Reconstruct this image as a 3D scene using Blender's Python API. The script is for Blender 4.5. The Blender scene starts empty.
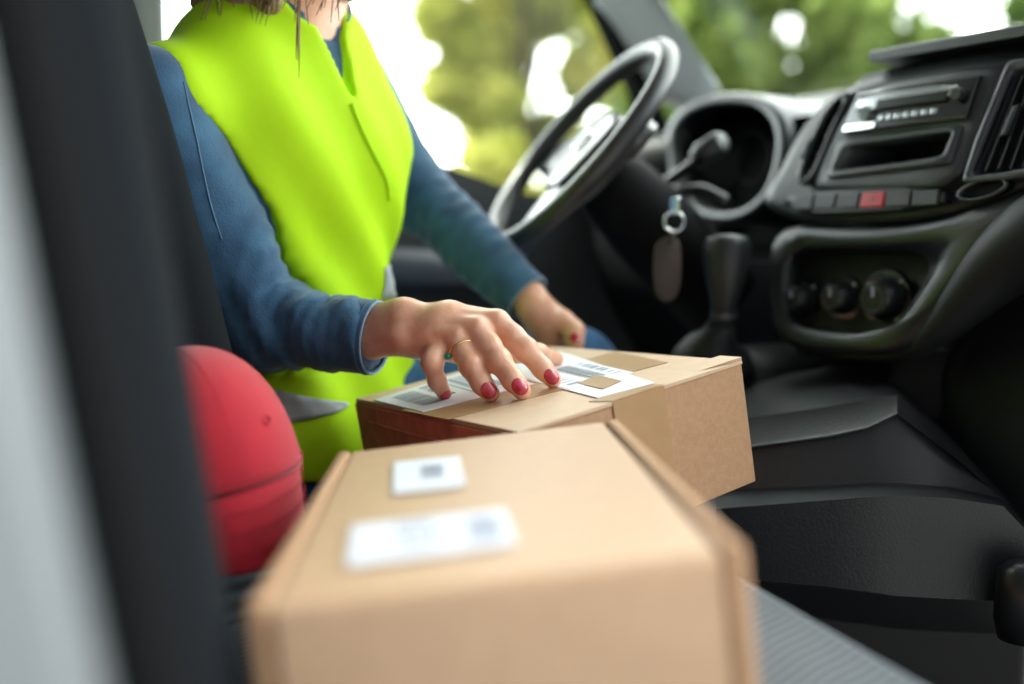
import bpy, bmesh, math, random
import numpy as np
from mathutils import Vector, Matrix, noise
random.seed(7); rng = np.random.default_rng(7)
S = bpy.context.scene
COL = S.collection
PI = math.pi
# ------------------------------------------------------------------ camera frame
# world: +X = forward in the van, +Y = towards the driver's side, Z up, origin = lens
F_PX = 996.0
yaw = math.radians(60); pitch = math.atan(82/F_PX)
Dv = np.array([math.cos(yaw)*math.cos(pitch), math.sin(yaw)*math.cos(pitch), -math.sin(pitch)])
Rv = np.array([math.sin(yaw), -math.cos(yaw), 0.0]); Uv = np.cross(Rv, Dv)
def P(x, y, d): return d*(Dv + Rv*(x-512)/F_PX + Uv*(342-y)/F_PX)
def on_plane(x, y, n, c):           # ray meets plane n.p = c
    r = P(x, y, 1.0); n = np.array(n, float); return r*(c/(r@n))
def onF(x, y, a, b=0.0, c=0.0):      # plane F = a + b z + c (L-.78)
    return on_plane(x, y, (1, -c, -b), a - c*.78)
cd = bpy.data.cameras.new('camera'); cam = bpy.data.objects.new('camera', cd); COL.objects.link(cam)
cd.lens = 35.0; cd.sensor_width = 36.0*1024/F_PX*F_PX/1024; cd.sensor_width = 35.0*1024/F_PX
cd.clip_start = 0.02; cd.clip_end = 300
M = Matrix(((Rv[0], Uv[0], -Dv[0], 0), (Rv[1], Uv[1], -Dv[1], 0), (Rv[2], Uv[2], -Dv[2], 0), (0, 0, 0, 1)))
cam.matrix_world = M
cd.dof.use_dof = True; cd.dof.focus_distance = 1.01; cd.dof.aperture_fstop = 1.4
S.camera = cam
# ------------------------------------------------------------------ materials
def mat(name, col, rough=.5, metal=0, spec=.5, coat=0, noise_amt=0, noise_scale=20, bump=0, bump_scale=200, sss=0, trans=0, col2=None, emis=None, wave=None, sheen=0, coords='Object', stripe=0):
    m = bpy.data.materials.new(name); m.use_nodes = True
    nt = m.node_tree; b = nt.nodes['Principled BSDF']
    b.inputs['Base Color'].default_value = (*col, 1); b.inputs['Roughness'].default_value = rough
    b.inputs['Metallic'].default_value = metal; b.inputs['Specular IOR Level'].default_value = spec
    b.inputs['Coat Weight'].default_value = coat; b.inputs['Coat Roughness'].default_value = .2
    if sheen: b.inputs['Sheen Weight'].default_value = sheen
    if sss:
        b.inputs['Subsurface Weight'].default_value = sss; b.inputs['Subsurface Radius'].default_value = (1, .35, .2); b.inputs['Subsurface Scale'].default_value = .008
    if trans: b.inputs['Transmission Weight'].default_value = trans
    if emis:
        b.inputs['Emission Color'].default_value = (*emis[0], 1); b.inputs['Emission Strength'].default_value = emis[1]
    tc = nt.nodes.new('ShaderNodeTexCoord')
    if noise_amt or col2:
        n = nt.nodes.new('ShaderNodeTexNoise'); n.inputs['Scale'].default_value = noise_scale; n.inputs['Detail'].default_value = 4
        nt.links.new(tc.outputs[coords], n.inputs['Vector'])
        r = nt.nodes.new('ShaderNodeValToRGB')
        c2 = col2 or tuple(min(1, c*(1+noise_amt)) for c in col)
        c1 = col if col2 else tuple(c*(1-noise_amt) for c in col)
        r.color_ramp.elements[0].position = .32; r.color_ramp.elements[1].position = .68
        r.color_ramp.elements[0].color = (*c1, 1); r.color_ramp.elements[1].color = (*c2, 1)
        nt.links.new(n.outputs['Fac'], r.inputs['Fac']); nt.links.new(r.outputs['Color'], b.inputs['Base Color'])
    if bump or wave:
        bp = nt.nodes.new('ShaderNodeBump'); bp.inputs['Strength'].default_value = bump or .5; bp.inputs['Distance'].default_value = .002
        if wave:
            w = nt.nodes.new('ShaderNodeTexWave'); w.inputs['Scale'].default_value = wave[0]; w.bands_direction = wave[1]
            w.inputs['Distortion'].default_value = wave[2]
            nt.links.new(tc.outputs[coords], w.inputs['Vector']); nt.links.new(w.outputs['Fac'], bp.inputs['Height'])
            if stripe:
                mr = nt.nodes.new('ShaderNodeMix'); mr.data_type = 'RGBA'; mr.inputs['A'].default_value = (*[c*(1-stripe) for c in col], 1); mr.inputs['B'].default_value = (*[c*(1+stripe) for c in col], 1)
                nt.links.new(w.outputs['Fac'], mr.inputs['Factor']); nt.links.new(mr.outputs['Result'], b.inputs['Base Color'])
        else:
            n2 = nt.nodes.new('ShaderNodeTexNoise'); n2.inputs['Scale'].default_value = bump_scale; n2.inputs['Detail'].default_value = 3
            nt.links.new(tc.outputs[coords], n2.inputs['Vector']); nt.links.new(n2.outputs['Fac'], bp.inputs['Height'])
        nt.links.new(bp.outputs['Normal'], b.inputs['Normal'])
    return m
MT = {}
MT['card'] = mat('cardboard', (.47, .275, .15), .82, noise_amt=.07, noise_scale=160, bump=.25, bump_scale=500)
MT['card_top'] = mat('cardboard_lit_top', (.66, .46, .30), .55, noise_amt=.04, noise_scale=60, bump=.1, bump_scale=300)  # same cardboard, base colour paled to paint in sheen on the parcel top
MT['card_lid'] = mat('cardboard_lit_lid', (.60, .385, .235), .46, noise_amt=.04, noise_scale=60, bump=.1, bump_scale=300)  # mailer cardboard again, lightened so the colour carries light falling on the lid
MT['card_red'] = mat('cardboard_reddish', (.66, .27, .15), .75, noise_amt=.12, noise_scale=60, bump=.2, bump_scale=300)
MT['groove'] = mat('cardboard_cut_edge', (.36, .22, .13), .9)
MT['tape'] = mat('packing_tape', (.44, .26, .12), .42, coat=.1, noise_amt=.05, noise_scale=40)
MT['paper'] = mat('label_paper', (.80, .82, .88), .6)
MT['ink'] = mat('label_ink', (.10, .11, .14), .7)
MT['inkpale'] = mat('label_ink_grey', (.34, .37, .47), .7)
MT['skin'] = mat('skin', (.74, .365, .225), .40, noise_scale=55, col2=(.86, .50, .345), bump=.12, bump_scale=260, sss=.18)
MT['nail'] = mat('red_nail_polish', (.55, .02, .045), .12, coat=1)
MT['gold'] = mat('gold', (.9, .62, .28), .22, metal=1)
MT['emerald'] = mat('green_stone', (.0, .28, .16), .08, coat=1)
MT['vest'] = mat('hi_vis_fabric', (.50, .84, .008), .75, spec=.25, noise_amt=.03, noise_scale=9, bump=.2, bump_scale=60)
MT['strip'] = mat('reflective_tape', (.42, .46, .46), .72)
MT['denim'] = mat('denim', (.016, .068, .145), .8, noise_scale=26, col2=(.034, .125, .23), bump=.35, bump_scale=420, sheen=.3)
MT['denim_hem'] = mat('denim_worn_edge', (.28, .40, .52), .85, noise_amt=.2, noise_scale=150)
MT['denim_thread'] = mat('denim_thread', (.10, .20, .30), .8)
MT['jeans'] = mat('jeans', (.03, .11, .24), .85, noise_amt=.2, noise_scale=30)
MT['hair'] = mat('blond_hair', (.30, .19, .09), .5, wave=(40, 'X', 4), bump=.6, noise_amt=.3, noise_scale=40)
MT['cap'] = mat('red_cap_cotton', (.47, .005, .020), .85, noise_amt=.06, noise_scale=60, bump=.3, bump_scale=700, sheen=.3)
MT['cap_dark'] = mat('red_cap_thread', (.36, .004, .015), .85)
MT['plast'] = mat('black_dash_plastic', (.0055, .0062, .0075), .55, spec=.35, bump=.15, bump_scale=500)
MT['plast_gloss'] = mat('dark_satin_plastic', (.007, .0078, .009), .36, coat=.1)
MT['plast_grey'] = mat('charcoal_plastic', (.014, .0155, .0175), .45, bump=.1, bump_scale=500)
MT['panel'] = mat('graphite_panel', (.038, .042, .047), .40)
MT['void'] = mat('deep_black_plastic', (.0015, .0015, .002), .8, spec=.2)
MT['glossblack'] = mat('gloss_black', (.006, .006, .007), .08, coat=1)
MT['chrome'] = mat('chrome', (.75, .77, .78), .15, metal=1)
MT['red_btn'] = mat('red_button', (.55, .02, .035), .35)
MT['console'] = mat('console_plastic', (.0135, .0145, .0172), .42, bump=.3, bump_scale=400)
MT['seat'] = mat('grey_ribbed_fabric', (.095, .118, .135), .9, wave=(36, 'Y', .3), bump=1.0, sheen=.2, stripe=.6)
MT['seat_dark'] = mat('dark_seat_fabric', (.0085, .0105, .013), .95, spec=.12, bump=.3, bump_scale=500)
MT['wheel'] = mat('wheel_leatherette', (.028, .027, .029), .42, coat=.1)
MT['hub'] = mat('wheel_hub_plastic', (.06, .06, .062), .3, coat=.3)
MT['silver'] = mat('silver_body_paint', (.115, .13, .135), .4, coat=.2)
MT['rubber'] = mat('black_rubber', (.005, .0055, .006), .85, spec=.08)
MT['pillar'] = mat('light_pillar_trim', (.42, .46, .46), .6)
MT['headliner'] = mat('headliner', (.30, .31, .31), .95)
MT['carpet'] = mat('floor_mat', (.012, .012, .013), .95)
MT['door'] = mat('door_panel', (.02, .021, .023), .6)
MT['armrest'] = mat('armrest_vinyl', (.07, .075, .085), .5)
MT['leather'] = mat('key_leather', (.04, .025, .018), .6, noise_amt=.2)
MT['bark'] = mat('bark', (.12, .085, .055), .9, noise_amt=.3, noise_scale=12)
MT['asphalt'] = mat('grey_paving', (.13, .13, .125), .9, noise_amt=.05, noise_scale=2)
MT['grass'] = mat('lawn', (.12, .22, .04), .95, noise_amt=.3, noise_scale=3)
MT['eye'] = mat('eye_white', (.8, .8, .8), .2, coat=1); MT['iris'] = mat('iris', (.05, .12, .15), .2)
MT['lip'] = mat('lips', (.5, .12, .11), .4)
def leafmat(name, c1, c2):
    m = bpy.data.materials.new(name); m.use_nodes = True; nt = m.node_tree; nt.nodes.clear()
    o = nt.nodes.new('ShaderNodeOutputMaterial'); mx = nt.nodes.new('ShaderNodeMixShader'); mx.inputs[0].default_value = .45
    d = nt.nodes.new('ShaderNodeBsdfDiffuse'); t = nt.nodes.new('ShaderNodeBsdfTranslucent')
    g = nt.nodes.new('ShaderNodeTexCoord'); n = nt.nodes.new('ShaderNodeTexNoise'); n.inputs['Scale'].default_value = 1.1
    r = nt.nodes.new('ShaderNodeValToRGB'); r.color_ramp.elements[0].position = .38; r.color_ramp.elements[1].position = .62
    r.color_ramp.elements[0].color = (*c1, 1); r.color_ramp.elements[1].color = (*c2, 1)
    nt.links.new(g.outputs['Object'], n.inputs['Vector']); nt.links.new(n.outputs['Fac'], r.inputs['Fac'])
    for s in (d, t): nt.links.new(r.outputs['Color'], s.inputs['Color'])
    nt.links.new(d.outputs[0], mx.inputs[1]); nt.links.new(t.outputs[0], mx.inputs[2]); nt.links.new(mx.outputs[0], o.inputs[0])
    return m
MT['leaf_yellow'] = leafmat('yellow_green_leaves', (.55, .57, .14), (.88, .84, .30))
MT['leaf_green'] = leafmat('green_leaves', (.15, .24, .06), (.40, .50, .15))
m = bpy.data.materials.new('window_glass'); m.use_nodes = True; nt = m.node_tree; nt.nodes.clear()
o = nt.nodes.new('ShaderNodeOutputMaterial'); mx = nt.nodes.new('ShaderNodeMixShader'); t = nt.nodes.new('ShaderNodeBsdfTransparent')
g = nt.nodes.new('ShaderNodeBsdfGlossy'); g.inputs['Roughness'].default_value = .02; mx.inputs[0].default_value = .02
t.inputs[0].default_value = (.93, .97, .95, 1)
nt.links.new(t.outputs[0], mx.inputs[1]); nt.links.new(g.outputs[0], mx.inputs[2]); nt.links.new(mx.outputs[0], o.inputs[0]); MT['glass'] = m
# ------------------------------------------------------------------ object helpers
def link(name, me, m, parent=None):
    o = bpy.data.objects.new(name, me); COL.objects.link(o)
    if m: me.materials.append(MT[m] if isinstance(m, str) else m)
    if parent: o.parent = parent; o.matrix_parent_inverse = parent.matrix_world.inverted() if False else Matrix.Translation(-parent.location)
    return o
def tag(o, label, cat, group=None, kind=None):
    if label: o['label'] = label
    if cat: o['category'] = cat
    if group: o['group'] = group
    if kind: o['kind'] = kind
    return o
def thing(name, label, cat, loc, group=None):
    o = bpy.data.objects.new(name, None); COL.objects.link(o); o.location = Vector(loc); o.empty_display_size = .05
    return tag(o, label, cat, group)
def struct(name, me_or_bm, m, parent=None):
    o = obj(name, me_or_bm, m, parent)
    if not parent: o['kind'] = 'structure'
    return o
def obj(name, bm, m, parent=None, smooth=False, label=None):
    if isinstance(bm, bmesh.types.BMesh):
        bmesh.ops.recalc_face_normals(bm, faces=bm.faces)
        me = bpy.data.meshes.new(name); bm.to_mesh(me); bm.free()
    else: me = bm
    if smooth:
        for p in me.polygons: p.use_smooth = True
    o = link(name, me, m, parent)
    if label: o['label'] = label
    if smooth == 'auto':
        me.set_sharp_from_angle(angle=math.radians(40))
    return o
def V(a): return Vector([float(x) for x in a])
def prism(bm, pts, vec, bevel=0, seg=3):
    """polygon pts extruded by vec; bevel on front loop edges"""
    vs = [bm.verts.new(V(p)) for p in pts]; vec = V(vec)
    f = bm.faces.new(vs); back = [bm.verts.new(v.co+vec) for v in vs]
    bm.faces.new(list(reversed(back)))
    n = len(vs)
    for i in range(n): bm.faces.new((vs[i], back[i], back[(i+1) % n], vs[(i+1) % n]))
    if bevel:
        ed = [bm.edges.get((vs[i], vs[(i+1) % n])) for i in range(n)]
        bmesh.ops.bevel(bm, geom=ed, offset=bevel, segments=seg, affect='EDGES', profile=.5, clamp_overlap=True)
    return bm
def box(bm, c, hx, hy, hz, M3=None, bevel=0, seg=2):
    M3 = M3 or Matrix.Identity(3); c = V(c)
    r = bmesh.ops.create_cube(bm, size=2)['verts']
    for v in r: v.co = c + M3 @ Vector((v.co.x*hx, v.co.y*hy, v.co.z*hz))
    if bevel:
        ed = list({e for v in r for e in v.link_edges})
        bmesh.ops.bevel(bm, geom=ed, offset=bevel, segments=seg, affect='EDGES', profile=.5)
    return bm
def tube(bm, pts, rad, n=12, closed=False, cap=True, flat=1.0):
    pts = [V(p) for p in pts]; k = len(pts)
    rad = rad if hasattr(rad, '__len__') else [rad]*k
    rings = []; prev = None
    for i, p in enumerate(pts):
        if closed: t = pts[(i+1) % k]-pts[i-1]
        else: t = pts[min(i+1, k-1)]-pts[max(i-1, 0)]
        t.normalize()
        u = (prev - t*prev.dot(t)) if prev else t.orthogonal()
        u.normalize(); prev = u; w = t.cross(u)
        rings.append([bm.verts.new(p + (u*math.cos(a)+w*math.sin(a)*flat)*rad[i]) for a in [2*PI*j/n for j in range(n)]])
    m = k if closed else k-1
    for i in range(m):
        a, b = rings[i], rings[(i+1) % k]
        for j in range(n): bm.faces.new((a[j], a[(j+1) % n], b[(j+1) % n], b[j]))
    if cap and not closed:
        bm.faces.new(list(reversed(rings[0]))); bm.faces.new(rings[-1])
    return bm
def chaikin(pts, it=2, closed=True):
    pts = [np.array(p, float) for p in pts]
    for _ in range(it):
        q = []
        n = len(pts)
        for i in range(n if closed else n-1):
            a, b = pts[i], pts[(i+1) % n]
            q += [a*.75+b*.25, a*.25+b*.75]
        if not closed: q = [pts[0]]+q+[pts[-1]]
        pts = q
    return pts
def spline(pts, n=40):
    pts = [np.array(p, float) for p in pts]; P_ = [2*pts[0]-pts[1]]+pts+[2*pts[-1]-pts[-2]]; out = []
    segs = len(pts)-1
    for i in range(n+1):
        t = i/n*segs; k = min(int(t), segs-1); u = t-k; a, b, c, d = P_[k:k+4]
        out.append(.5*((2*b)+(c-a)*u+(2*a-5*b+4*c-d)*u*u+(3*b-a-3*c+d)*u**3))
    return out
def grid(bm, rows, closed=False, thick=0):
    vs = [[bm.verts.new(V(p)) for p in r] for r in rows]
    for i in range(len(vs)-1):
        m = len(vs[i]); 
        for j in range(m if closed else m-1):
            bm.faces.new((vs[i][j], vs[i][(j+1) % m], vs[i+1][(j+1) % m], vs[i+1][j]))
    if thick: bmesh.ops.solidify(bm, geom=bm.faces[:], thickness=thick)
    return bm
def resample(poly, N=64):
    poly = [np.array(p, float) for p in poly]; c = sum(poly)/len(poly); out = []
    n = len(poly)
    for k in range(N):
        a = 2*PI*k/N; d = np.array([math.cos(a), math.sin(a)]); best = None
        for i in range(n):
            p, q = poly[i]-c, poly[(i+1) % n]-c; e = q-p
            det = d[0]*(-e[1])+e[0]*d[1]
            if abs(det) < 1e-9: continue
            t = (p[0]*(-e[1])+e[0]*p[1])/det; s = (d[0]*p[1]-d[1]*p[0])/det
            if t > 0 and -1e-6 <= s <= 1+1e-6: best = t if best is None else max(best, t)
        out.append(c+d*(best or 0))
    return out
def rpoly(pts, r):
    out = []; n = len(pts)
    for i in range(n):
        p = np.array(pts[i], float); a = np.array(pts[i-1], float)-p; c = np.array(pts[(i+1) % n], float)-p
        A_ = p+a/np.linalg.norm(a)*min(r, np.linalg.norm(a)*.45); C_ = p+c/np.linalg.norm(c)*min(r, np.linalg.norm(c)*.45)
        out += [A_, A_*.25+p*.5+C_*.25, C_]
    return out
def recess(outer, inner, pl, depth, back=.03, raise_=0.004, N=64, rnd=2):
    """frame on plane pl (a,b,c), with a cavity; returns (frame bm, floor bm)"""
    o2 = resample(chaikin(outer, rnd) if rnd < 3 else rpoly(outer, rnd), N); i2 = resample(chaikin(inner, rnd) if rnd < 3 else rpoly(inner, rnd), N)
    a, b, c = pl
    O = [onF(x, y, a, b, c) for x, y in o2]; I = [onF(x, y, a, b, c) for x, y in i2]
    ex = np.array([1, 0, 0.])
    bm = bmesh.new()
    mid = [(p*.5+q*.5)-ex*raise_ for p, q in zip(O, I)]
    grid(bm, [[p+ex*back for p in O], O, [p*.85+q*.15-ex*raise_*.8 for p, q in zip(O, I)], [p*.3+q*.7-ex*raise_ for p, q in zip(O, I)], I, [p+ex*depth for p in I]], closed=True)
    fl = bmesh.new(); prism(fl, [p+ex*depth for p in I], ex*.004)
    return bm, fl
# ------------------------------------------------------------------ SDF engine
def smin(a, b, k):
    h = np.clip(.5+.5*(b-a)/k, 0, 1); return b*(1-h)+a*h-k*h*(1-h)
def smax(a, b, k): return -smin(-a, -b, k)
def cone(p, a, b, ra, rb):
    a = np.array(a, np.float32); b = np.array(b, np.float32); ab = b-a
    t = np.clip(((p-a)@ab)/(ab@ab), 0, 1)
    return np.linalg.norm(p-a-t[..., None]*ab, axis=-1)-(ra+(rb-ra)*t)
def ell(p, c, ax, r):
    q = (p-np.array(c, np.float32))@np.array(ax, np.float32).T
    r = np.array(r, np.float32); k0 = np.linalg.norm(q/r, axis=-1); k1 = np.linalg.norm(q/(r*r), axis=-1)+1e-6
    return k0*(k0-1)/k1
def chain(p, js, k=.008):
    d = None
    for (a, ra), (b, rb) in zip(js[:-1], js[1:]):
        e = cone(p, a, b, ra, rb); d = e if d is None else smin(d, e, k)
    return d
def surfnet(fn, lo, hi, h, name):
    lo = np.array(lo, float); hi = np.array(hi, float)
    n = np.ceil((hi-lo)/h).astype(int)+1
    xs = [(lo[i]+h*np.arange(n[i])).astype(np.float32) for i in range(3)]
    v = np.empty(n, np.float32)
    ys, zs = np.meshgrid(xs[1], xs[2], indexing='ij')
    step = max(1, int(400000/(n[1]*n[2])))
    for i in range(0, n[0], step):
        xx = xs[0][i:i+step]
        p = np.stack([np.broadcast_to(xx[:, None, None], (len(xx), n[1], n[2])), np.broadcast_to(ys, (len(xx), n[1], n[2])), np.broadcast_to(zs, (len(xx), n[1], n[2]))], -1)
        v[i:i+step] = fn(p)
    s = v < 0
    c = np.zeros(tuple(n-1), np.int8)
    for a in (0, 1):
        for b in (0, 1):
            for d in (0, 1): c += s[a:n[0]-1+a, b:n[1]-1+b, d:n[2]-1+d]
    cells = np.argwhere((c > 0) & (c < 8)); idx = -np.ones(tuple(n-1), np.int64)
    idx[tuple(cells.T)] = np.arange(len(cells))
    acc = np.zeros((len(cells), 3)); cnt = np.zeros(len(cells))
    offs = [(a, b, d) for a in (0, 1) for b in (0, 1) for d in (0, 1)]
    for o1 in offs:
        for ax in range(3):
            if o1[ax]: continue
            o2 = list(o1); o2[ax] = 1
            v1 = v[tuple((cells+o1).T)]; v2 = v[tuple((cells+o2).T)]
            m = (v1 < 0) != (v2 < 0)
            t = np.where(m, v1/(v1-v2+1e-20), 0)
            pt = cells+np.array(o1)+0.; pt[:, ax] += t
            acc[m] += pt[m]; cnt[m] += 1
    verts = acc/cnt[:, None]*h+lo
    faces = []
    for ax in range(3):
        b, d = [(1, 2), (2, 0), (0, 1)][ax]
        sl1 = [slice(None)]*3; sl2 = [slice(None)]*3; sl1[ax] = slice(0, n[ax]-1); sl2[ax] = slice(1, n[ax])
        cr = s[tuple(sl1)] != s[tuple(sl2)]
        e = np.argwhere(cr)
        e = e[(e[:, b] > 0) & (e[:, d] > 0) & (e[:, b] < n[b]-1) & (e[:, d] < n[d]-1)]
        if not len(e): continue
        eb = np.zeros(3, int); eb[b] = 1; ed = np.zeros(3, int); ed[d] = 1
        q = np.stack([idx[tuple((e-eb-ed).T)], idx[tuple((e-ed).T)], idx[tuple(e.T)], idx[tuple((e-eb).T)]], 1)
        inside = s[tuple(e.T)]
        q[~inside] = q[~inside][:, ::-1]
        faces.append(q)
    faces = np.concatenate(faces)
    me = bpy.data.meshes.new(name)
    me.vertices.add(len(verts)); me.vertices.foreach_set('co', verts.astype(np.float32).ravel())
    me.loops.add(faces.size); me.loops.foreach_set('vertex_index', faces.astype(np.int32).ravel())
    me.polygons.add(len(faces)); me.polygons.foreach_set('loop_start', np.arange(0, faces.size, 4, dtype=np.int32))
    me.polygons.foreach_set('use_smooth', np.ones(len(faces), bool))
    me.update(calc_edges=True); me.validate()
    return me
def march(fn, x, y, d0, d1, n=240):
    ds = np.linspace(d0, d1, n); p = np.array([P(x, y, d) for d in ds], np.float32)
    v = fn(p); k = np.argmax(v < 0)
    if not (v < 0).any(): return None
    t = v[k-1]/(v[k-1]-v[k]) if k else 0
    return P(x, y, ds[k-1]+(ds[k]-ds[k-1])*t if k else ds[0])
def grad(fn, p, e=.002):
    p = np.array(p, np.float32); q = np.array([p+np.eye(3, dtype=np.float32)[i]*e*s for i in range(3) for s in (1, -1)])
    v = fn(q); g = np.array([v[0]-v[1], v[2]-v[3], v[4]-v[5]], float); return g/(np.linalg.norm(g)+1e-9)
# ================================================================== SETTING
struct_floor = bmesh.new(); box(struct_floor, (.5, .85, -.97), 1.0, .95, .02); struct('floor', struct_floor, 'carpet')
b = bmesh.new(); box(b, (.35, .95, .93), .85, .80, .02, bevel=.01); struct('ceiling', b, 'headliner')
b = bmesh.new(); box(b, (-.42, 1.0, 0), .03, .78, .93, bevel=.01); struct('wall_back', b, 'headliner')
gz = -1.35
b = bmesh.new(); box(b, (10, 10, gz-.05), 60, 60, .05); struct('ground', b, 'asphalt')
# driver side door : panel with a dipping sill
LP_ = 1.72
def onL(x, y, L=LP_): return on_plane(x, y, (0, 1, 0), L)
sill = [onL(x, y) for x, y in ((300, 128), (380, 146), (440, 164), (480, 178), (520, 192), (560, 196), (640, 196), (700, 180))]
sill = [np.array([-.2, LP_, sill[0][2]+.01])]+sill+[np.array([1.75, LP_, sill[-1][2]])]
top = spline(sill, 40)
b = bmesh.new()
prism(b, [np.array([-.2, LP_, -.93])]+[p for p in top]+[np.array([1.75, LP_, -.93])], (0, .06, 0), bevel=.012)
dr = struct('door_1', b, 'door')
b = bmesh.new()
p0, p1 = onL(392, 262, 1.66), onL(474, 274, 1.66)
prism(b, chaikin([p0+[0, 0, .03], p1+[0.1, 0, .03], p1+[.12, 0, -.02], p0+[-.1, 0, -.04], p0+[-.2, 0, .02]], 2), (0, .07, 0), bevel=.01)
obj('armrest', b, 'armrest', dr, True)
# window frame of driver door, pane
def bar(p, q, w, t, name, m, parent=None, nrm=(0, 1, 0), smooth=False, st=True):
    p, q = V(p), V(q); d = (q-p).normalized(); n = V(nrm); s = d.cross(n).normalized(); M3 = Matrix((d, s, n)).transposed()
    bm_ = bmesh.new(); box(bm_, (p+q)/2, (q-p).length/2, w/2, t/2, M3, bevel=min(w, t)*.25, seg=3)
    return (struct if st else obj)(name, bm_, m, parent)
wf_t, wf_b = onL(571, -60, 1.73), onL(634, 78, 1.73)
ft = np.array([wf_t[0]-.25, 1.73, .88])
win1 = bar(wf_t+(wf_t-wf_b)*1.2, wf_b+(wf_b-wf_t)*.8, .035, .05, 'window_1', 'rubber')
b = bmesh.new()
wt2 = wf_t+(wf_t-wf_b)*1.2
prism(b, [np.array([-.2, 1.745, .0]), np.array([-.2, 1.745, .9]), wt2+[.03, .015, .0], wf_b+[.03, .015, 0], np.array([wf_b[0]+.10, 1.745, .0])], (0, .004, 0)); struct('window_pane', b, 'glass', win1)
# A pillar (light inner trim)
pa = [onL(583, -60, 1.70), onL(622, -60, 1.66), onL(662, 0, 1.64), onL(700, 56, 1.64), onL(722, 88, 1.64), onL(700, 110, 1.66), onL(655, 92, 1.70), onL(598, 0, 1.70)]
b = bmesh.new(); prism(b, pa, (0.015, .05, 0), bevel=.012, seg=4)
pl_up = onL(583, -60, 1.68); 
struct('trim_1', b, 'pillar')
bar(pa[0]+(pa[0]-pa[7])*2.4+[0.03, 0, 0], pa[0]+[.03, 0, 0], .07, .05, 'trim_2', 'pillar')
# rear door-side wall behind the driver
b = bmesh.new(); box(b, (-.03, 1.74, 0.0), .37, .03, .93, bevel=.01); struct('wall_left', b, 'headliner')
# windscreen
b = bmesh.new(); prism(b, [(1.60, 1.66, .36), (1.66, .2, .36), (1.06, .2, .90), (1.0, 1.62, .90)], (.004, 0, .004)); win2 = struct('window_2', b, 'glass')
# B pillar beside the camera: silver body with a rubber seal, door sill
def line_strip(x0, x1, d, w0, w1, y0=-250, y1=950):
    t = lambda x_, y_: x_
    return None
q_top, q_bot = P(-14, -60, .285), P(152, 760, .275)
dirv = (q_bot-q_top); 
sidev = np.array([-.3, -.0, 0]);
back = np.array([-.02, .10, 0.0])
b = bmesh.new()
e0 = q_top-dirv*.25; e1 = q_bot+dirv*.5
prism(b, [e0, e1, e1+[-.34, -.10, 0], e0+[-.34, -.10, 0]], (-.03, .05, 0), bevel=.018, seg=4)
struct('wall_right', b, 'silver')
b = bmesh.new()
tube(b, [e0+np.array([.004, .035, 0]), (e0+e1)/2+np.array([.004, .035, 0]), e1+np.array([.004, .035, 0])], .016, 14)
struct('trim_3', b, 'rubber')
b = bmesh.new(); box(b, (-.20, .36, 0.0), .205, .035, .93, bevel=.02, seg=3); struct('trim_4', b, 'rubber')
# ================================================================== OUTSIDE TREES
def tree(name, label, c, h, r, mat_, n, seed, leaf=.17, low=.0):
    rs = np.random.default_rng(seed); c = np.array(c, float)
    root = thing(name, label, 'tree', (c[0], c[1], gz), 'trees outside the van')
    b = bmesh.new(); base = np.array([c[0], c[1], gz])
    tube(b, [base, base+[.05, .03, h*.25], base+[.0, .1, h*.55], base+[.05, .0, h*.85]], [r*.09, r*.07, r*.05, r*.02], 10)
    for k in range(6):
        a = rs.uniform(0, 2*PI); z0 = h*rs.uniform(.3, .6)
        tube(b, [base+[0, .05, z0], base+[math.cos(a)*r*.35, math.sin(a)*r*.35, z0+h*.13], base+[math.cos(a)*r*.7, math.sin(a)*r*.7, z0+h*.2]], [r*.035, r*.022, r*.01], 7)
    obj('trunk', b, 'bark', root, True)
    # clumps
    K = 42; cl = []
    for k in range(K):
        u = rs.normal(size=3); u /= np.linalg.norm(u); rr = rs.uniform(.35, 1)**.6
        cl.append((base+[0, 0, h*(.58+low)]+u*rr*[r, r, h*.42], r*rs.uniform(.18, .36)))
    ctr = np.array([cl[i][0] for i in rs.integers(0, K, n)]); rad = np.array([cl[i][1] for i in rs.integers(0, K, n)])
    u = rs.normal(size=(n, 3)); u /= np.linalg.norm(u, axis=1)[:, None]
    pos = ctr+u*(rad*rs.uniform(.3, 1, n)**.5)[:, None]
    a = rs.normal(size=(n, 3)); a /= np.linalg.norm(a, axis=1)[:, None]; bb = np.cross(a, u); bb /= np.linalg.norm(bb, axis=1)[:, None]+1e-9
    s = leaf*rs.uniform(.7, 1.3, n)[:, None]
    vs = np.stack([pos-a*s, pos+bb*s*.5, pos+a*s, pos-bb*s*.5], 1).reshape(-1, 3)
    me = bpy.data.meshes.new('foliage'); me.from_pydata(vs.tolist(), [], [tuple(range(4*i, 4*i+4)) for i in range(n)])
    link('foliage', me, mat_, root)
def outp(x, d): q = P(x, 260, d); return (q[0], q[1])
tree('tree', 'tall yellow-green tree seen through the driver side window', outp(528, 12), 7.0, 1.05, 'leaf_yellow', 30000, 3, low=.02)
tree('tree', 'broad green tree seen through the windscreen left of the bright sky gap', outp(772, 13), 8.0, 1.75, 'leaf_green', 20000, 5, low=.0)
tree('tree', 'green tree at the right end of the windscreen', outp(1100, 15), 9.5, 1.3, 'leaf_green', 9000, 8, low=.06)
tree('tree', 'pale green tree partly hidden by the windscreen pillar', outp(655, 17), 9.0, 1.0, 'leaf_green', 7000, 9, low=.06)
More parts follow.
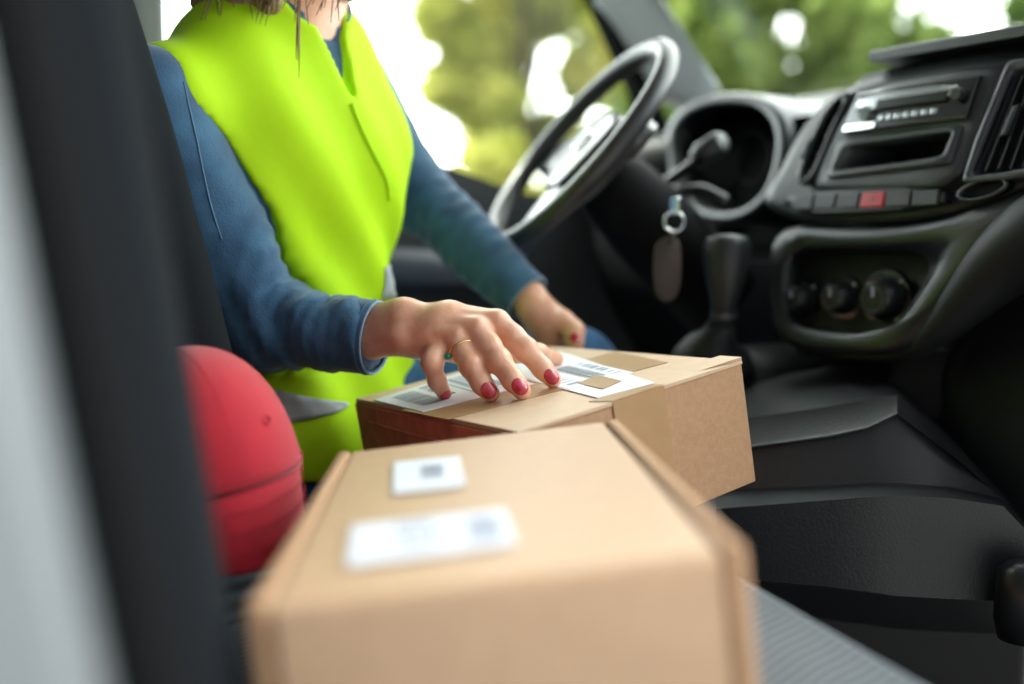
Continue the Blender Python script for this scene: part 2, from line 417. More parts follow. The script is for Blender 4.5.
# ================================================================== DASHBOARD
dash = thing('dashboard', 'black van dashboard with radio, air vents and climate knobs', 'dashboard', (1.3, .85, -.6))
prof = [(1.66, .33), (1.60, .352), (1.40, .285), (1.26, .243), (1.18, .235), (1.155, .20), (1.17, .14), (1.16, .02), (1.20, -.10), (1.30, -.22), (1.40, -.5), (1.66, -.5)]
prof = [np.array([a, 0, z]) for a, z in prof]; pr = chaikin(prof, 2)
b = bmesh.new(); rows = []
for L in np.linspace(-.06, 1.68, 30):
    k = 1/(1+math.exp((abs(L-1.26)-.17)/.02))        # hollow behind the instrument cowl
    rows.append([p+np.array([.14*k*(1 if .02 < p[2] < .30 and p[0] < 1.2 else 0), L, -.012*math.sin(L*2)]) for p in pr])
grid(b, rows, closed=True); b.faces.new([b.verts[i] for i in []]) if False else None
obj('dash_shell', b, 'plast', dash, 'auto')
CP = (1.02, .35, .0)      # plane of the centre stack
def cpx(pts, pl=CP): return [onF(x, y, *pl) for x, y in pts]
ex = np.array([1., 0, 0])
# centre stack body
st = chaikin([(853, 84), (920, 66), (1012, 48), (1075, 60), (1085, 160), (1040, 182), (1000, 200), (930, 220), (860, 224), (800, 224), (768, 208), (764, 196), (778, 176), (800, 130), (826, 100)], 2)
SLOT = [(850, 147), (953, 132), (942, 156), (836, 171)]
SC = sum(np.array(q, float) for q in SLOT)/4; SLOT2 = [tuple(SC+(np.array(q, float)-SC)*1.04) for q in SLOT]
fb, fl = recess([tuple(q) for q in st], SLOT2, (CP[0]+.018, CP[1], CP[2]), .10, back=.2, raise_=.004, N=160, rnd=4); fl.free()
obj('centre_stack', fb, 'plast_grey', dash, True)
# lower surround with the climate opening
lowo = [(772, 222), (860, 228), (935, 222), (1000, 200), (1060, 176), (1100, 190), (1040, 215), (985, 262), (935, 318), (905, 350), (880, 356), (800, 352), (776, 336), (768, 300)]
lowi = [(790, 252), (860, 250), (938, 252), (915, 300), (884, 338), (800, 328), (786, 318), (786, 270)]
LP2 = (1.035, .30, .0)
fb, fl = recess(lowo, lowi, LP2, .03, back=.12, raise_=.008, N=90)
obj('climate_surround', fb, 'plast_gloss', dash, True); obj('climate_panel', fl, 'plast', dash)
# graphite inner panel
gp = chaikin([(858, 90), (1000, 62), (1006, 70), (978, 130), (957, 187), (880, 190), (815, 190), (812, 184), (838, 120)], 1)
fb, fl = recess([tuple(q) for q in gp], SLOT2, (CP[0]+.001, CP[1], CP[2]), .02, back=.02, raise_=.003, N=160, rnd=4); fl.free()
obj('inner_panel', fb, 'panel', dash, True)
# radio
def quad_frame(q):                       # q: TL,TR,BR,BL pixels -> local frame
    tl, tr, br, bl = [onF(x, y, *CP) for x, y in q]; return tl, tr, br, bl
def lerp2(Q, u, v): tl, tr, br, bl = Q; return (tl*(1-u)+tr*u)*(1-v)+(bl*(1-u)+br*u)*v
RQ = quad_frame([(862, 94), (984, 76), (970, 119), (846, 134)])
def rquad(Q, u0, u1, v0, v1, off): return [lerp2(Q, u0, v0)-ex*off, lerp2(Q, u1, v0)-ex*off, lerp2(Q, u1, v1)-ex*off, lerp2(Q, u0, v1)-ex*off]
b = bmesh.new(); prism(b, rquad(RQ, 0, 1, 0, 1, .010), ex*.05, bevel=.003); radio = obj('radio', b, 'glossblack', dash, label='gloss black radio with a silver display surround')
b = bmesh.new(); prism(b, chaikin(rquad(RQ, .06, .88, .10, .48, .0135), 1), ex*.005, bevel=.001); obj('display_surround', b, 'chrome', radio)
b = bmesh.new(); prism(b, rquad(RQ, .24, .82, .26, .50, .0150), ex*.004, bevel=.0008); obj('display', b, 'glossblack', radio)
b = bmesh.new(); prism(b, rquad(RQ, .02, .30, .80, .97, .0135), ex*.004, bevel=.001); obj('lower_trim', b, 'chrome', radio)
for k in range(7):
    b = bmesh.new(); u = .30+k*.072; prism(b, rquad(RQ, u, u+.045, .66, .80, .0135), ex*.006, bevel=.0012); obj('button', b, 'chrome', radio)
for (u, v, r_) in ((.19, .58, .010), (.91, .40, .008)):
    b = bmesh.new(); c0 = lerp2(RQ, u, v)-ex*.012; tube(b, [c0, c0-ex*.008], [r_, r_*.9], 20); obj('dial', b, 'plast_grey' if u > .5 else 'chrome', radio, 'auto')
# storage slot
fb, fl = recess([(838, 141), (963, 124), (950, 164), (826, 180)], [(850, 147), (953, 132), (942, 156), (836, 171)], (CP[0]-.004, CP[1], 0), .10, back=.02, raise_=.004, rnd=4, N=200)
obj('slot_frame', fb, 'panel', dash, True); obj('storage_slot', fl, 'void', dash)
# tall slim vent on the left
lv_o = [(842, 92), (856, 88), (838, 120), (812, 186), (794, 186), (806, 150), (826, 108)]
lv_i = [(843, 97), (849, 95), (830, 130), (810, 180), (799, 180), (811, 148), (828, 112)]
fb, fl = recess(lv_o, lv_i, (CP[0]-.002, CP[1], 0), .02, back=.02, raise_=.004)
lv = obj('side_vent', fb, 'plast_gloss', dash, True); obj('vent_back', fl, 'void', lv)
for k in range(5):
    f = k/4; a, c2 = (845-f*42-1, 100+f*70), (848-f*30, 101+f*72)
    b = bmesh.new(); tube(b, [onF(*a, CP[0]+.004, CP[1]), onF(*c2, CP[0]+.004, CP[1])], .0022, 8); obj('vent_slat', b, 'plast_grey', lv, True)
b = bmesh.new(); prism(b, cpx([(805, 140), (811, 138), (804, 156), (798, 158)], (CP[0]-.008, CP[1], 0)), ex*.01, bevel=.002); obj('vent_tab', b, 'panel', lv)
# right vent
rv_o = [(1008, 60), (1075, 50), (1075, 168), (1010, 180), (962, 184), (975, 140)]
rv_i = [(1012, 72), (1068, 62), (1066, 160), (1005, 172), (970, 176), (984, 140)]
fb, fl = recess(rv_o, rv_i, (CP[0]-.004, CP[1], 0), .05, back=.02, raise_=.004, rnd=5, N=200)
rv = obj('centre_vent', fb, 'panel', dash, True); obj('vent_back', fl, 'void', rv)
for k in range(8):
    x0 = 1012+k*11; x1 = 973+k*12.5
    b = bmesh.new(); p, q = onF(x0, 76-k*1.5, CP[0]-.001, CP[1]), onF(x1, 172-k*1.2, CP[0]-.001, CP[1])
    prism(b, [p+[0, -.001, 0], p+[0, .0015, 0], q+[0, .0015, 0], q+[0, -.001, 0]], ex*.028+np.array([0, .006, 0])); obj('vent_slat', b, 'plast_gloss', rv)
b = bmesh.new(); prism(b, cpx([(1012, 106), (1018, 104), (1005, 134), (999, 136)], (CP[0]-.006, CP[1], 0)), ex*.012, bevel=.002); obj('vent_tab', b, 'panel', rv)
# button strip with hazard button
SQ = quad_frame([(790, 193), (946, 186), (944, 208), (784, 213)])
b = bmesh.new(); prism(b, chaikin(rquad(SQ, 0, 1, 0, 1, .002), 1), ex*.03, bevel=.003); bs = obj('button_strip', b, 'plast_gloss', dash)
for k in range(6):
    u = .06+k*.155
    b = bmesh.new(); prism(b, rquad(SQ, u, u+.14, .14, .86, .005), ex*.006, bevel=.0015)
    if k == 3:
        hz = obj('hazard_button', b, 'red_btn', bs, label='red hazard warning button')
        c0 = lerp2(SQ, u+.07, .5)-ex*.0058; b2 = bmesh.new()
        tri = [c0+np.array([0, math.cos(a)*.0055, math.sin(a)*.0055]) for a in (PI/2, PI/2+2*PI/3, PI/2+4*PI/3, PI/2+2*PI)]
        tube(b2, tri[:3], .0006, 6, closed=True); obj('triangle_mark', b2, 'chrome', hz)
    else: obj('switch', b, 'plast_grey', bs)
b = bmesh.new(); c0 = lerp2(SQ, .02, .5)-ex*.003; tube(b, [c0, c0-ex*.004], .0045, 16); obj('socket', b, 'chrome', bs, 'auto')
# oval cup lid on the right of the strip
oc = [(985+24*math.cos(a), 190-6*math.cos(a)*1.0+9*math.sin(a)) for a in [2*PI*k/24 for k in range(24)]]
b = bmesh.new(); tube(b, [p-ex*.004 for p in cpx(oc)], .0028, 8, closed=True); obj('oval_ring', b, 'plast_gloss', dash, True)
b = bmesh.new(); prism(b, cpx(oc), ex*.01); obj('oval_lid', b, 'void', dash)
# climate knobs
for (x, y, r, big) in ((807, 299, 15, 0), (846, 298, 17, 0), (889, 299, 22, 1)):
    c0 = onF(x, y, LP2[0]+.028, LP2[1]); d0 = c0@Dv; rr = r*d0/F_PX
    b = bmesh.new(); tube(b, [c0, c0-ex*.006], [rr*1.38, rr*1.32], 40); kb = obj('climate_knob', b, 'glossblack', dash, 'auto')
    b = bmesh.new(); tube(b, [c0-ex*.006, c0-ex*.010, c0-ex*.028, c0-ex*.030], [rr*1.0, rr*.98, rr*.78, rr*.70], 40); obj('knob_grip', b, 'plast_gloss', kb, 'auto')
    b = bmesh.new(); tube(b, [c0-ex*.0305+np.array([0, rr*.55*math.cos(a), rr*.55*math.sin(a)]) for a in [2*PI*k/30 for k in range(30)]], rr*.06, 6, closed=True); obj('knob_ring', b, 'panel', kb, True)
    b = bmesh.new(); box(b, c0-ex*.031+np.array([0, .0, rr*.35]), .001, rr*.07, rr*.25); obj('pointer', b, 'inkpale', kb)
    for k in range(4 if big else 2):
        a = PI*.2+k*PI*.55; b = bmesh.new(); box(b, c0-ex*.0068+np.array([0, rr*1.15*math.cos(a), rr*1.15*math.sin(a)]), .0006, .0022, .0022, bevel=.0005); obj('dial_mark', b, 'inkpale', kb)
# sweeping side bolster below/right
b = bmesh.new()
sw = spline([onF(x, y, 1.00, .2) for x, y in ((784, 348), (830, 356), (880, 355), (908, 338), (938, 306), (972, 268), (1010, 238), (1060, 216), (1140, 200), (1420, 180), (2300, 170))], 38)
tube(b, [p+ex*(.03+.03*min(1, i/30)) for i, p in enumerate(sw)], [.008+.042*min(1, max(0, i-8)/15) for i in range(39)], 18); obj('knee_bolster', b, 'plast', dash, True)
b = bmesh.new()
prism(b, chaikin([onF(x, y, 1.12, .25) for x, y in ((930, 350), (1010, 275), (1100, 230), (1300, 230), (1300, 600), (1010, 560), (930, 430))], 2), ex*.2, bevel=.03, seg=4); obj('glove_box', b, 'plast', dash, True)
# dash top pad over the stack and document flap
b = bmesh.new()
prism(b, chaikin([onF(x, y, 1.09, .2) for x, y in ((846, 84), (872, 72), (940, 58), (1030, 44), (1130, 30), (1130, 90), (1000, 110), (860, 120), (830, 120))], 2), ex*.4, bevel=.02, seg=4); obj('top_pad', b, 'plast_gloss', dash, True)
hp = 1.12
fpt = [onF(868, 51, hp), onF(1110, 2, hp)]
zt = fpt[0][2]
b = bmesh.new()
A_, B_ = onF(869, 51, hp), onF(1130, 4, hp-.03)
prism(b, [A_, B_, B_+np.array([.26, 0, -.02]), A_+np.array([.26, -.02, -.025])], (0, 0, -.014), bevel=.003)
obj('document_flap', b, 'plast_gloss', dash)
b = bmesh.new(); prism(b, [A_+np.array([.10, -.03, -.014]), B_+np.array([.10, 0, -.014]), B_+np.array([.10, 0, -.06]), A_+np.array([.10, -.05, -.06])], (.15, 0, 0)); obj('flap_base', b, 'plast', dash)
# instrument cowl
co = [(667, 150), (668, 125), (684, 104), (715, 93), (755, 92), (782, 106), (792, 132), (788, 170), (774, 204), (740, 226), (700, 222), (676, 200)]
ci = [(677, 150), (680, 130), (694, 114), (718, 105), (752, 105), (770, 116), (778, 138), (774, 168), (764, 194), (738, 212), (702, 208), (684, 190)]
CW = (1.14, .25, .0)
fb, fl = recess(co, ci, CW, .10, back=.14, raise_=.010, N=80)
cw = obj('instrument_cowl', fb, 'plast_gloss', dash, True); obj('instrument_face', fl, 'void', cw)
for (x, y, r) in ((702, 160, .045), (752, 158, .045)):
    c0 = onF(x, y, CW[0]+.085, CW[1]); b = bmesh.new(); tube(b, [c0+np.array([0, r*math.cos(a), r*math.sin(a)]) for a in [2*PI*k/40 for k in range(40)]], .002, 6, closed=True); obj('dial_ring', b, 'plast_grey', cw, True)
# ================================================================== GEAR LEVER
gb = P(712, 372, 1.42)
gl = thing('gear_lever', 'short black gear lever with a rounded knob and rubber boot', 'gear lever', gb)
b = bmesh.new(); js = [(P(712, 374, 1.43), .062), (P(712, 356, 1.42), .056), (P(714, 346, 1.41), .040), (P(718, 336, 1.40), .026), (P(722, 322, 1.395), .018)]
tube(b, [j[0] for j in js], [j[1] for j in js], 24); obj('boot', b, 'plast', gl, True)
b = bmesh.new(); js = [(P(720, 330, 1.395), .013), (P(722, 318, 1.39), .016), (P(724, 302, 1.385), .019), (P(725, 282, 1.38), .026), (P(726, 262, 1.38), .031), (P(727, 246, 1.38), .033), (P(727, 238, 1.38), .028), (P(727, 235, 1.38), .012)]
tube(b, [j[0] for j in js], [j[1] for j in js], 28); obj('knob', b, 'plast_grey', gl, True)
b = bmesh.new(); c0 = P(723, 316, 1.388); tube(b, [c0+[0, 0, -.004], c0+[0, 0, .004]], .0185, 24); obj('collar', b, 'panel', gl, 'auto')
gp_ = onF(712, 372, 1.0)
b = bmesh.new(); prism(b, chaikin([P(660, 350, 1.5), P(740, 345, 1.45), P(775, 372, 1.40), P(760, 420, 1.38), P(660, 420, 1.42)], 2), ex*.25, bevel=.02, seg=3); obj('gear_housing', b, 'plast', dash, True)
# ================================================================== STEERING WHEEL
wc = P(577, 146, 1.50); wn = -.744*Rv+.60*Uv-.293*Dv; wn /= np.linalg.norm(wn)
wu = np.array([0, 0, 1.])-wn*wn[2]; wu /= np.linalg.norm(wu); ws = np.cross(wu, wn)
sw_ = thing('steering_wheel', 'black three-spoke steering wheel in front of the side window', 'steering wheel', wc-wn*.08)
WR = .187
def wp(u, v, n=0): return wc+ws*u+wu*v+wn*n
b = bmesh.new(); tube(b, [wp(WR*math.cos(a), WR*math.sin(a)) for a in [2*PI*k/96 for k in range(96)]], .0155, 18, closed=True); obj('rim', b, 'wheel', sw_, True)
hubp = chaikin([(-.085, .035), (-.06, .062), (0, .070), (.06, .062), (.085, .035), (.075, -.02), (.045, -.065), (0, -.085), (-.045, -.065), (-.075, -.02)], 2)
b = bmesh.new(); prism(b, [wp(p[0], p[1], -.004) for p in hubp], -wn*.05, bevel=.016, seg=4); hb = obj('airbag_cover', b, 'hub', sw_, True)
b = bmesh.new(); tube(b, [wp(.017*math.cos(a), .012+.017*math.sin(a), -.001) for a in [2*PI*k/30 for k in range(30)]], .0025, 8, closed=True)
tube(b, [wp(-.012, .012, -.002), wp(.012, .012, -.002)], .002, 8); obj('round_emblem', b, 'chrome', hb, True)
for sg in (-1, 1):
    b = bmesh.new(); prism(b, [wp(sg*x, y, -.010) for x, y in ((.06, .045), (.17, .040), (.186, .02), (.172, -.02), (.07, -.025))], -wn*.022, bevel=.007, seg=3); obj('spoke', b, 'hub', sw_, True)
b = bmesh.new(); prism(b, [wp(x, y, -.010) for x, y in ((-.035, -.06), (.035, -.06), (.028, -.186), (-.028, -.186))], -wn*.022, bevel=.007, seg=3); obj('spoke', b, 'hub', sw_, True)
b = bmesh.new(); tube(b, [wp(0, -.01, -.05), wp(0, -.01, -.09), wp(0, -.015, -.16), wp(0, -.03, -.34)], [.045, .060, .068, .07], 28); obj('column_shroud', b, 'void', sw_, True)
# stalks
for (a, bb2) in (((-.06, 0, -.10), None),):
    pass
c0 = wp(-.04, 0, -.12)
e1s = P(704, 150, 1.50)
sk = P(672, 175, 1.56)
b = bmesh.new(); tube(b, spline([P(655, 190, 1.6), P(682, 172, 1.56), P(700, 158, 1.54)], 8), [.009]*9, 14); stl = obj('control_stalk', b, 'plast_gloss', sw_, True)
b = bmesh.new(); tube(b, [P(696, 160, 1.54), P(702, 154, 1.535), P(720, 143, 1.525), P(724, 141, 1.52)], [.014, .019, .019, .014], 20); obj('stalk_end', b, 'plast_grey', stl, True)
b = bmesh.new(); tube(b, spline([P(655, 200, 1.6), P(700, 190, 1.55), P(728, 205, 1.52)], 8), [.010]*7+[.013, .010], 14); obj('control_stalk', b, 'plast_gloss', sw_, True)
b = bmesh.new(); c0 = P(676, 205, 1.55); tube(b, [c0+Rv*.0, c0-Dv*.025], [.019, .016], 24); obj('ignition_lock', b, 'plast_grey', sw_, 'auto')
# keys
kc = P(674, 222, 1.36)
ky = thing('key_ring', 'keys hanging on a split ring with a brown leather tag, right of the steering wheel', 'keys', kc)
b = bmesh.new(); tube(b, [kc+Rv*.0135*math.cos(a)+Uv*.0135*math.sin(a)-Dv*.002 for a in [2*PI*k/36 for k in range(36)]], .0022, 8, closed=True); obj('split_ring', b, 'chrome', ky, True)
b = bmesh.new(); box(b, kc+Rv*.002+Uv*.022+Dv*.003, .003, .009, .012, bevel=.002); obj('key_bow', b, 'chrome', ky)
kt = P(668, 268, 1.36)
b = bmesh.new(); prism(b, chaikin([kt+Rv*x+Uv*y for x, y in ((-.014, .040), (.014, .044), (.019, .02), (.017, -.044), (-.017, -.048), (-.020, .015))], 2), Dv*.008, bevel=.002); obj('leather_tag', b, 'leather', ky, True)
b = bmesh.new(); tube(b, [kc-Uv*.015, kt+Uv*.034], .003, 8); obj('strap', b, 'leather', ky, True)
# ================================================================== FLOOR CONSOLE
cn = thing('floor_console', 'dark grey moulded plastic console on the floor beneath the dashboard', 'console', (1.0, .85, -.95))
b = bmesh.new()
def row(pts): return [P(x, y, d) for x, y, d in pts]
# sections from left to right: back top, top front edge, line, ledge top, ledge front, bottom, foot
secs = []
xs_ = [(716, 388, 1.72, 424, 1.38, 450, 1.36, 491, 1.335, 509, 1.305, 582, 1.32),
       (752, 381, 1.66, 417, 1.36, 445, 1.34, 489, 1.315, 506, 1.285, 583, 1.30),
       (830, 366, 1.62, 406, 1.33, 434, 1.31, 486, 1.285, 500, 1.255, 590, 1.27),
       (868, 372, 1.58, 399, 1.31, 426, 1.295, 483, 1.27, 497, 1.24, 595, 1.255),
       (897, 385, 1.50, 395, 1.30, 412, 1.285, 483, 1.26, 496, 1.235, 599, 1.25),
       (950, 436, 1.42, 440, 1.29, 452, 1.275, 487, 1.25, 498, 1.23, 602, 1.24),
       (1003, 494, 1.34, 496, 1.28, 497, 1.265, 499, 1.24, 506, 1.22, 604, 1.23),
       (1040, 540, 1.30, 540, 1.27, 541, 1.26, 542, 1.24, 545, 1.22, 606, 1.23)]
kc_ = .88
xs_ = [(t[0], t[1], t[2]*.86, t[3], t[4]*kc_, t[5], t[6]*kc_-.004, t[7], t[8]*kc_, t[9], t[10]*kc_-.045, t[11], t[12]*kc_-.045) for t in xs_]
for s in xs_:
    x = s[0]
    secs.append([P(x, s[1]+8, s[2]+.05), P(x, s[1], s[2]), P(x, s[3], s[4]), P(x, s[5]-1.5, s[6]), P(x, s[5]+1.5, s[6]-.008), P(x, s[5]+3, s[6]+.004), P(x, s[7], s[8]+.006), P(x, s[9], s[10]), P(x, s[11]-3, s[12]), P(x, s[11], s[12]+.02), P(x, s[11]+30, s[12]+.14)])
grid(b, secs); 
con = obj('console_cover', b, 'console', cn, 'auto')
b = bmesh.new(); fp = [P(730, 596, 1.24), P(1030, 604, 1.18)]
prism(b, [fp[0], fp[1], np.array([fp[1][0], fp[1][1], -.95]), np.array([fp[0][0], fp[0][1], -.95])], (.25, .2, 0), bevel=.01); obj('console_base', b, 'plast', cn)
b = bmesh.new(); c0 = P(1030, 590, 1.0)
tube(b, [c0-Uv*.05, c0-Uv*.03, c0+Uv*.02, c0+Uv*.03], [.03, .034, .030, .016], 20)
hv = obj('console_knob', b, 'plast_gloss', cn, True)
# ================================================================== PASSENGER BENCH
def seat_z(F, L): return -.305+.016*max(0, min(1, (F-(.581+(L-.451)*.19)+.13)/.07))+.1*(F-.44)+.045*min(1, max(0, (L-.885)/.03))*min(1, max(0, (.33-F)/.04))+.07*max(0, F-.46)*min(1, max(0, (L-.62)/.15))
bench = thing('passenger_bench', 'grey ribbed passenger bench seat carrying the boxes and cap', 'seat', (.3, .62, -.6))
b = bmesh.new(); rows = []
Ls = [.20, .205, .225, .26]+list(np.linspace(.30, 1.0, 25))+[1.02, 1.04, 1.05]
for i, L in enumerate(Ls):
    ed = min(L-.20, 1.05-L); rz = .05*(1-math.sqrt(max(0, 1-(1-min(1, ed/.06))**2)))
    Ff = .590+(L-.451)*.19; r = []
    for F in np.linspace(.02, Ff-.05, 22): r.append((F, L, seat_z(F, L)-rz-.004*math.exp(-((F-.30)/.012)**2)))
    for a in np.linspace(0, PI/2, 8)[1:]: r.append((Ff-.05+.045*math.sin(a), L, seat_z(Ff, L)-rz-.045*(1-math.cos(a))))
    r.append((Ff-.01, L, -.42)); r.append((Ff-.02, L, -.46)); r.append((.02, L, -.46))
    rows.append([tuple(x*.93 for x in q) for q in r])
grid(b, rows, closed=True); b.verts.ensure_lookup_table()
n_ = len(rows[0]); b.faces.new(b.verts[:n_]); b.faces.new(list(reversed(b.verts[-n_:])))
obj('cushion', b, 'seat', bench, 'auto')
b = bmesh.new(); box(b, (.26, .58, -.69), .20, .34, .26, bevel=.02); obj('seat_base', b, 'plast', bench)
# backrest: rounded slab, reclined
def backrest(L0, L1, Ff, z0, z1, th, rad, rec, name, m, parent, taper=0):
    b = bmesh.new(); rows = []
    N = 40
    for z in list(np.linspace(z0, z1, 16)):
        f = (z-z0)/(z1-z0); sh = 1-.0*f
        topr = max(0, (z-(z1-.08))/.08); inset = .06*(1-math.sqrt(max(0, 1-topr**2)))+taper*f
        F0 = Ff-rec*(z+.1); ring = []
        a0, a1 = L0+inset, L1-inset
        for k in range(N):
            t = 2*PI*k/N; c_, s_ = math.cos(t), math.sin(t); e = .42
            ring.append((F0-th/2+(th/2-inset*.3)*math.copysign(abs(c_)**(e*1.3), c_), (a0+a1)/2+(a1-a0)/2*math.copysign(abs(s_)**e, s_), z))
        rows.append(ring)
    grid(b, rows, closed=True); b.verts.ensure_lookup_table(); b.faces.new(b.verts[:N]); b.faces.new(list(reversed(b.verts[-N:])))
    return obj(name, b, m, parent, 'auto')
backrest(.435, .70, .112, -.36, .36, .16, .1, .13, 'backrest', 'seat_dark', bench)
backrest(.71, .985, .100, -.36, .36, .15, .1, .13, 'backrest', 'seat_dark', bench)
# seams on the near backrest
b = bmesh.new(); tube(b, [(.112-.13*(z+.1)-.018, .475, z) for z in np.linspace(-.34, .3, 12)], .004, 8); obj('piping', b, 'plast_gloss', bench, True)
for L in (.57, .85):
    b = bmesh.new(); box(b, (.0, L, .50), .045, .10, .09, bevel=.035, seg=4); hr = obj('headrest', b, 'seat_dark', bench, True)
    for o_ in (-.05, .05): b = bmesh.new(); tube(b, [(.0, L+o_, .34), (.0, L+o_, .45)], .006, 10); obj('headrest_post', b, 'chrome', hr)
# ================================================================== DRIVER SEAT
ds = thing('driver_seat', 'dark fabric driver seat that the person sits on', 'seat', (.35, 1.32, -.6))
b = bmesh.new(); box(b, (.42, 1.33, -.40), .25, .26, .075, bevel=.05, seg=4); obj('cushion', b, 'seat_dark', ds, True)
b = bmesh.new(); box(b, (.40, 1.33, -.72), .18, .20, .24, bevel=.02); obj('seat_base', b, 'plast', ds)
def bolster(L, F):
    b = bmesh.new(); tube(b, [(F-.02-.22*(z+.09), L+ (.0), z) for z in np.linspace(-.32, .34, 14)], [.03, .045, .05, .052, .052, .052, .052, .05, .05, .048, .045, .042, .036, .02], 18); return b
backrest(1.04, 1.56, .185, -.34, .40, .12, .1, .22, 'backrest', 'seat_dark', ds, taper=.03)
q = P(236, 355, 1.02)
obj('side_bolster', bolster(q[1]+.03, q[0]-.032), 'seat_dark', ds, True)
obj('side_bolster', bolster(1.55, .22), 'seat_dark', ds, True)
b = bmesh.new(); box(b, (.02, 1.32, .53), .05, .12, .09, bevel=.035, seg=4); hr = obj('headrest', b, 'seat_dark', ds, True)
for o_ in (1.27, 1.37): b = bmesh.new(); tube(b, [(.03, o_, .36), (.02, o_, .47)], .006, 10); obj('headrest_post', b, 'chrome', hr)
# ================================================================== BOXES
def frame_of(o, ax): return np.array(o, float), np.array(ax, float)
B1o = np.array([.1298, .4879, -.1738]); B1a = np.array([[.8898, -.4452, .1], [.4475, .8943, 0], [0, 0, 0]])
def orth(o, pw, pl_):
    e1 = np.array(pw)-o; w = np.linalg.norm(e1); e1 /= w
    e2 = np.array(pl_)-o; l = np.linalg.norm(e2); e2 -= e1*(e1@e2); e2 /= np.linalg.norm(e2)
    return e1, e2, np.cross(e1, e2), w, l
class Bx:
    def __init__(s, o, pw, pl_, h): o, pw, pl_, h = np.array(o)*KS, np.array(pw)*KS, np.array(pl_)*KS, h*KS; s.o = np.array(o); s.e1, s.e2, s.e3, s.w, s.l = orth(s.o, pw, pl_); s.h = h
    def p(s, u, v, z=0): return s.o+s.e1*u+s.e2*v+s.e3*z       # u,v in metres, z above top
    def px(s, x, y): q = on_plane(x, y, s.e3, s.o@s.e3)-s.o; return q@s.e1, q@s.e2
    def rect(s, u0, u1, v0, v1, z): return [s.p(u0, v0, z), s.p(u1, v0, z), s.p(u1, v1, z), s.p(u0, v1, z)]
    def M3(s): return Matrix((V(s.e1), V(s.e2), V(s.e3))).transposed()
KS = .93
b1 = Bx([.1262, .4896, -.1745], [.3560, .3739, -.1462], [.3035, .8600, -.1750], .15)
b2 = Bx([.4643, .7942, -.1603], [.7626, .8159, -.1098], [.4402, 1.1485, -.17], .139)
# --- front mailer box
bx1 = thing('cardboard_box', 'large plain brown mailer box nearest the camera with two small white labels', 'box', b1.p(b1.w/2, b1.l/2, -b1.h))
w, l, h = b1.w, b1.l, b1.h
def boxat(bx, u0, u1, v0, v1, z0, z1, bevel=.002, seg=3):
    bm_ = bmesh.new(); box(bm_, bx.p((u0+u1)/2, (v0+v1)/2, (z0+z1)/2), (u1-u0)/2, (v1-v0)/2, (z1-z0)/2, bx.M3(), bevel, seg); return bm_
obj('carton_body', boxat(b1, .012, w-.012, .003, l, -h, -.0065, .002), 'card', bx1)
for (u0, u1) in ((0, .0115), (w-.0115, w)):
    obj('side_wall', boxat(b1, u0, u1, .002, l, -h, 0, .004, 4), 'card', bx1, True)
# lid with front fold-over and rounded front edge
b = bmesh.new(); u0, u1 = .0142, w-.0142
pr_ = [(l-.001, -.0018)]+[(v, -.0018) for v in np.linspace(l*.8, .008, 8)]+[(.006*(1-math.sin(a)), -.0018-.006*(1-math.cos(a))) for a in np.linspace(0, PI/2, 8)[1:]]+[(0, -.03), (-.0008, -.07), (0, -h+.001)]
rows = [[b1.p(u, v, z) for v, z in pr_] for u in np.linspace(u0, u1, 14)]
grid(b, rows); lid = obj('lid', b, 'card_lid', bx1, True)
def label(bx, quad, z, name, parent, mat_='paper', txt=None):
    uv = [bx.px(*q) for q in quad]; b = bmesh.new()
    prism(b, [bx.p(u, v, z) for u, v in uv], -bx.e3*.0006); lb = obj(name, b, mat_, parent)
    return lb, uv
def on_quad(bx, uv, a, c, z):
    p = [(uv[0][i]*(1-a)+uv[1][i]*a)*(1-c)+(uv[3][i]*(1-a)+uv[2][i]*a)*c for i in (0, 1)]
    return bx.p(p[0], p[1], z)
def bars(bx, uv, a0, a1, c0, c1, z, n, parent, m='ink', horiz=False, seed=1, name='printed_bars'):
    rs = random.Random(seed); b = bmesh.new(); ws_ = [rs.choice([1, 1, 2, 3]) for _ in range(2*n)]; tot = sum(ws_); t = 0
    for i, ww in enumerate(ws_):
        if i % 2 == 0:
            s0, s1 = t/tot, (t+ww)/tot
            if horiz: q = [(a0, c0+(c1-c0)*s0), (a1, c0+(c1-c0)*s0), (a1, c0+(c1-c0)*s1), (a0, c0+(c1-c0)*s1)]
            else: q = [(a0+(a1-a0)*s0, c0), (a0+(a1-a0)*s1, c0), (a0+(a1-a0)*s1, c1), (a0+(a1-a0)*s0, c1)]
            vs = [b.verts.new(V(on_quad(bx, uv, a, c, z))) for a, c in q]; b.faces.new(vs)
        t += ww
    return obj(name, b, m, parent)
lb, uv = label(b1, [(394, 462), (460, 456), (466, 486), (393, 494)], .0002, 'small_label', bx1)
bars(b1, uv, .40, .72, .25, .68, .0006, 9, lb, 'inkpale', horiz=True)
lb, uv = label(b1, [(352, 525), (505, 508), (517, 544), (346, 567)], .0002, 'address_label', bx1)
for k, (a0, a1, c0, c1) in enumerate(((.30, .52, .10, .28), (.30, .60, .42, .54), (.30, .55, .66, .76), (.74, .94, .2, .8))):
    bars(b1, uv, a0, a1, c0, c1, .0006, 7, lb, 'paper' if False else 'inkpale', seed=k, name='printed_text')
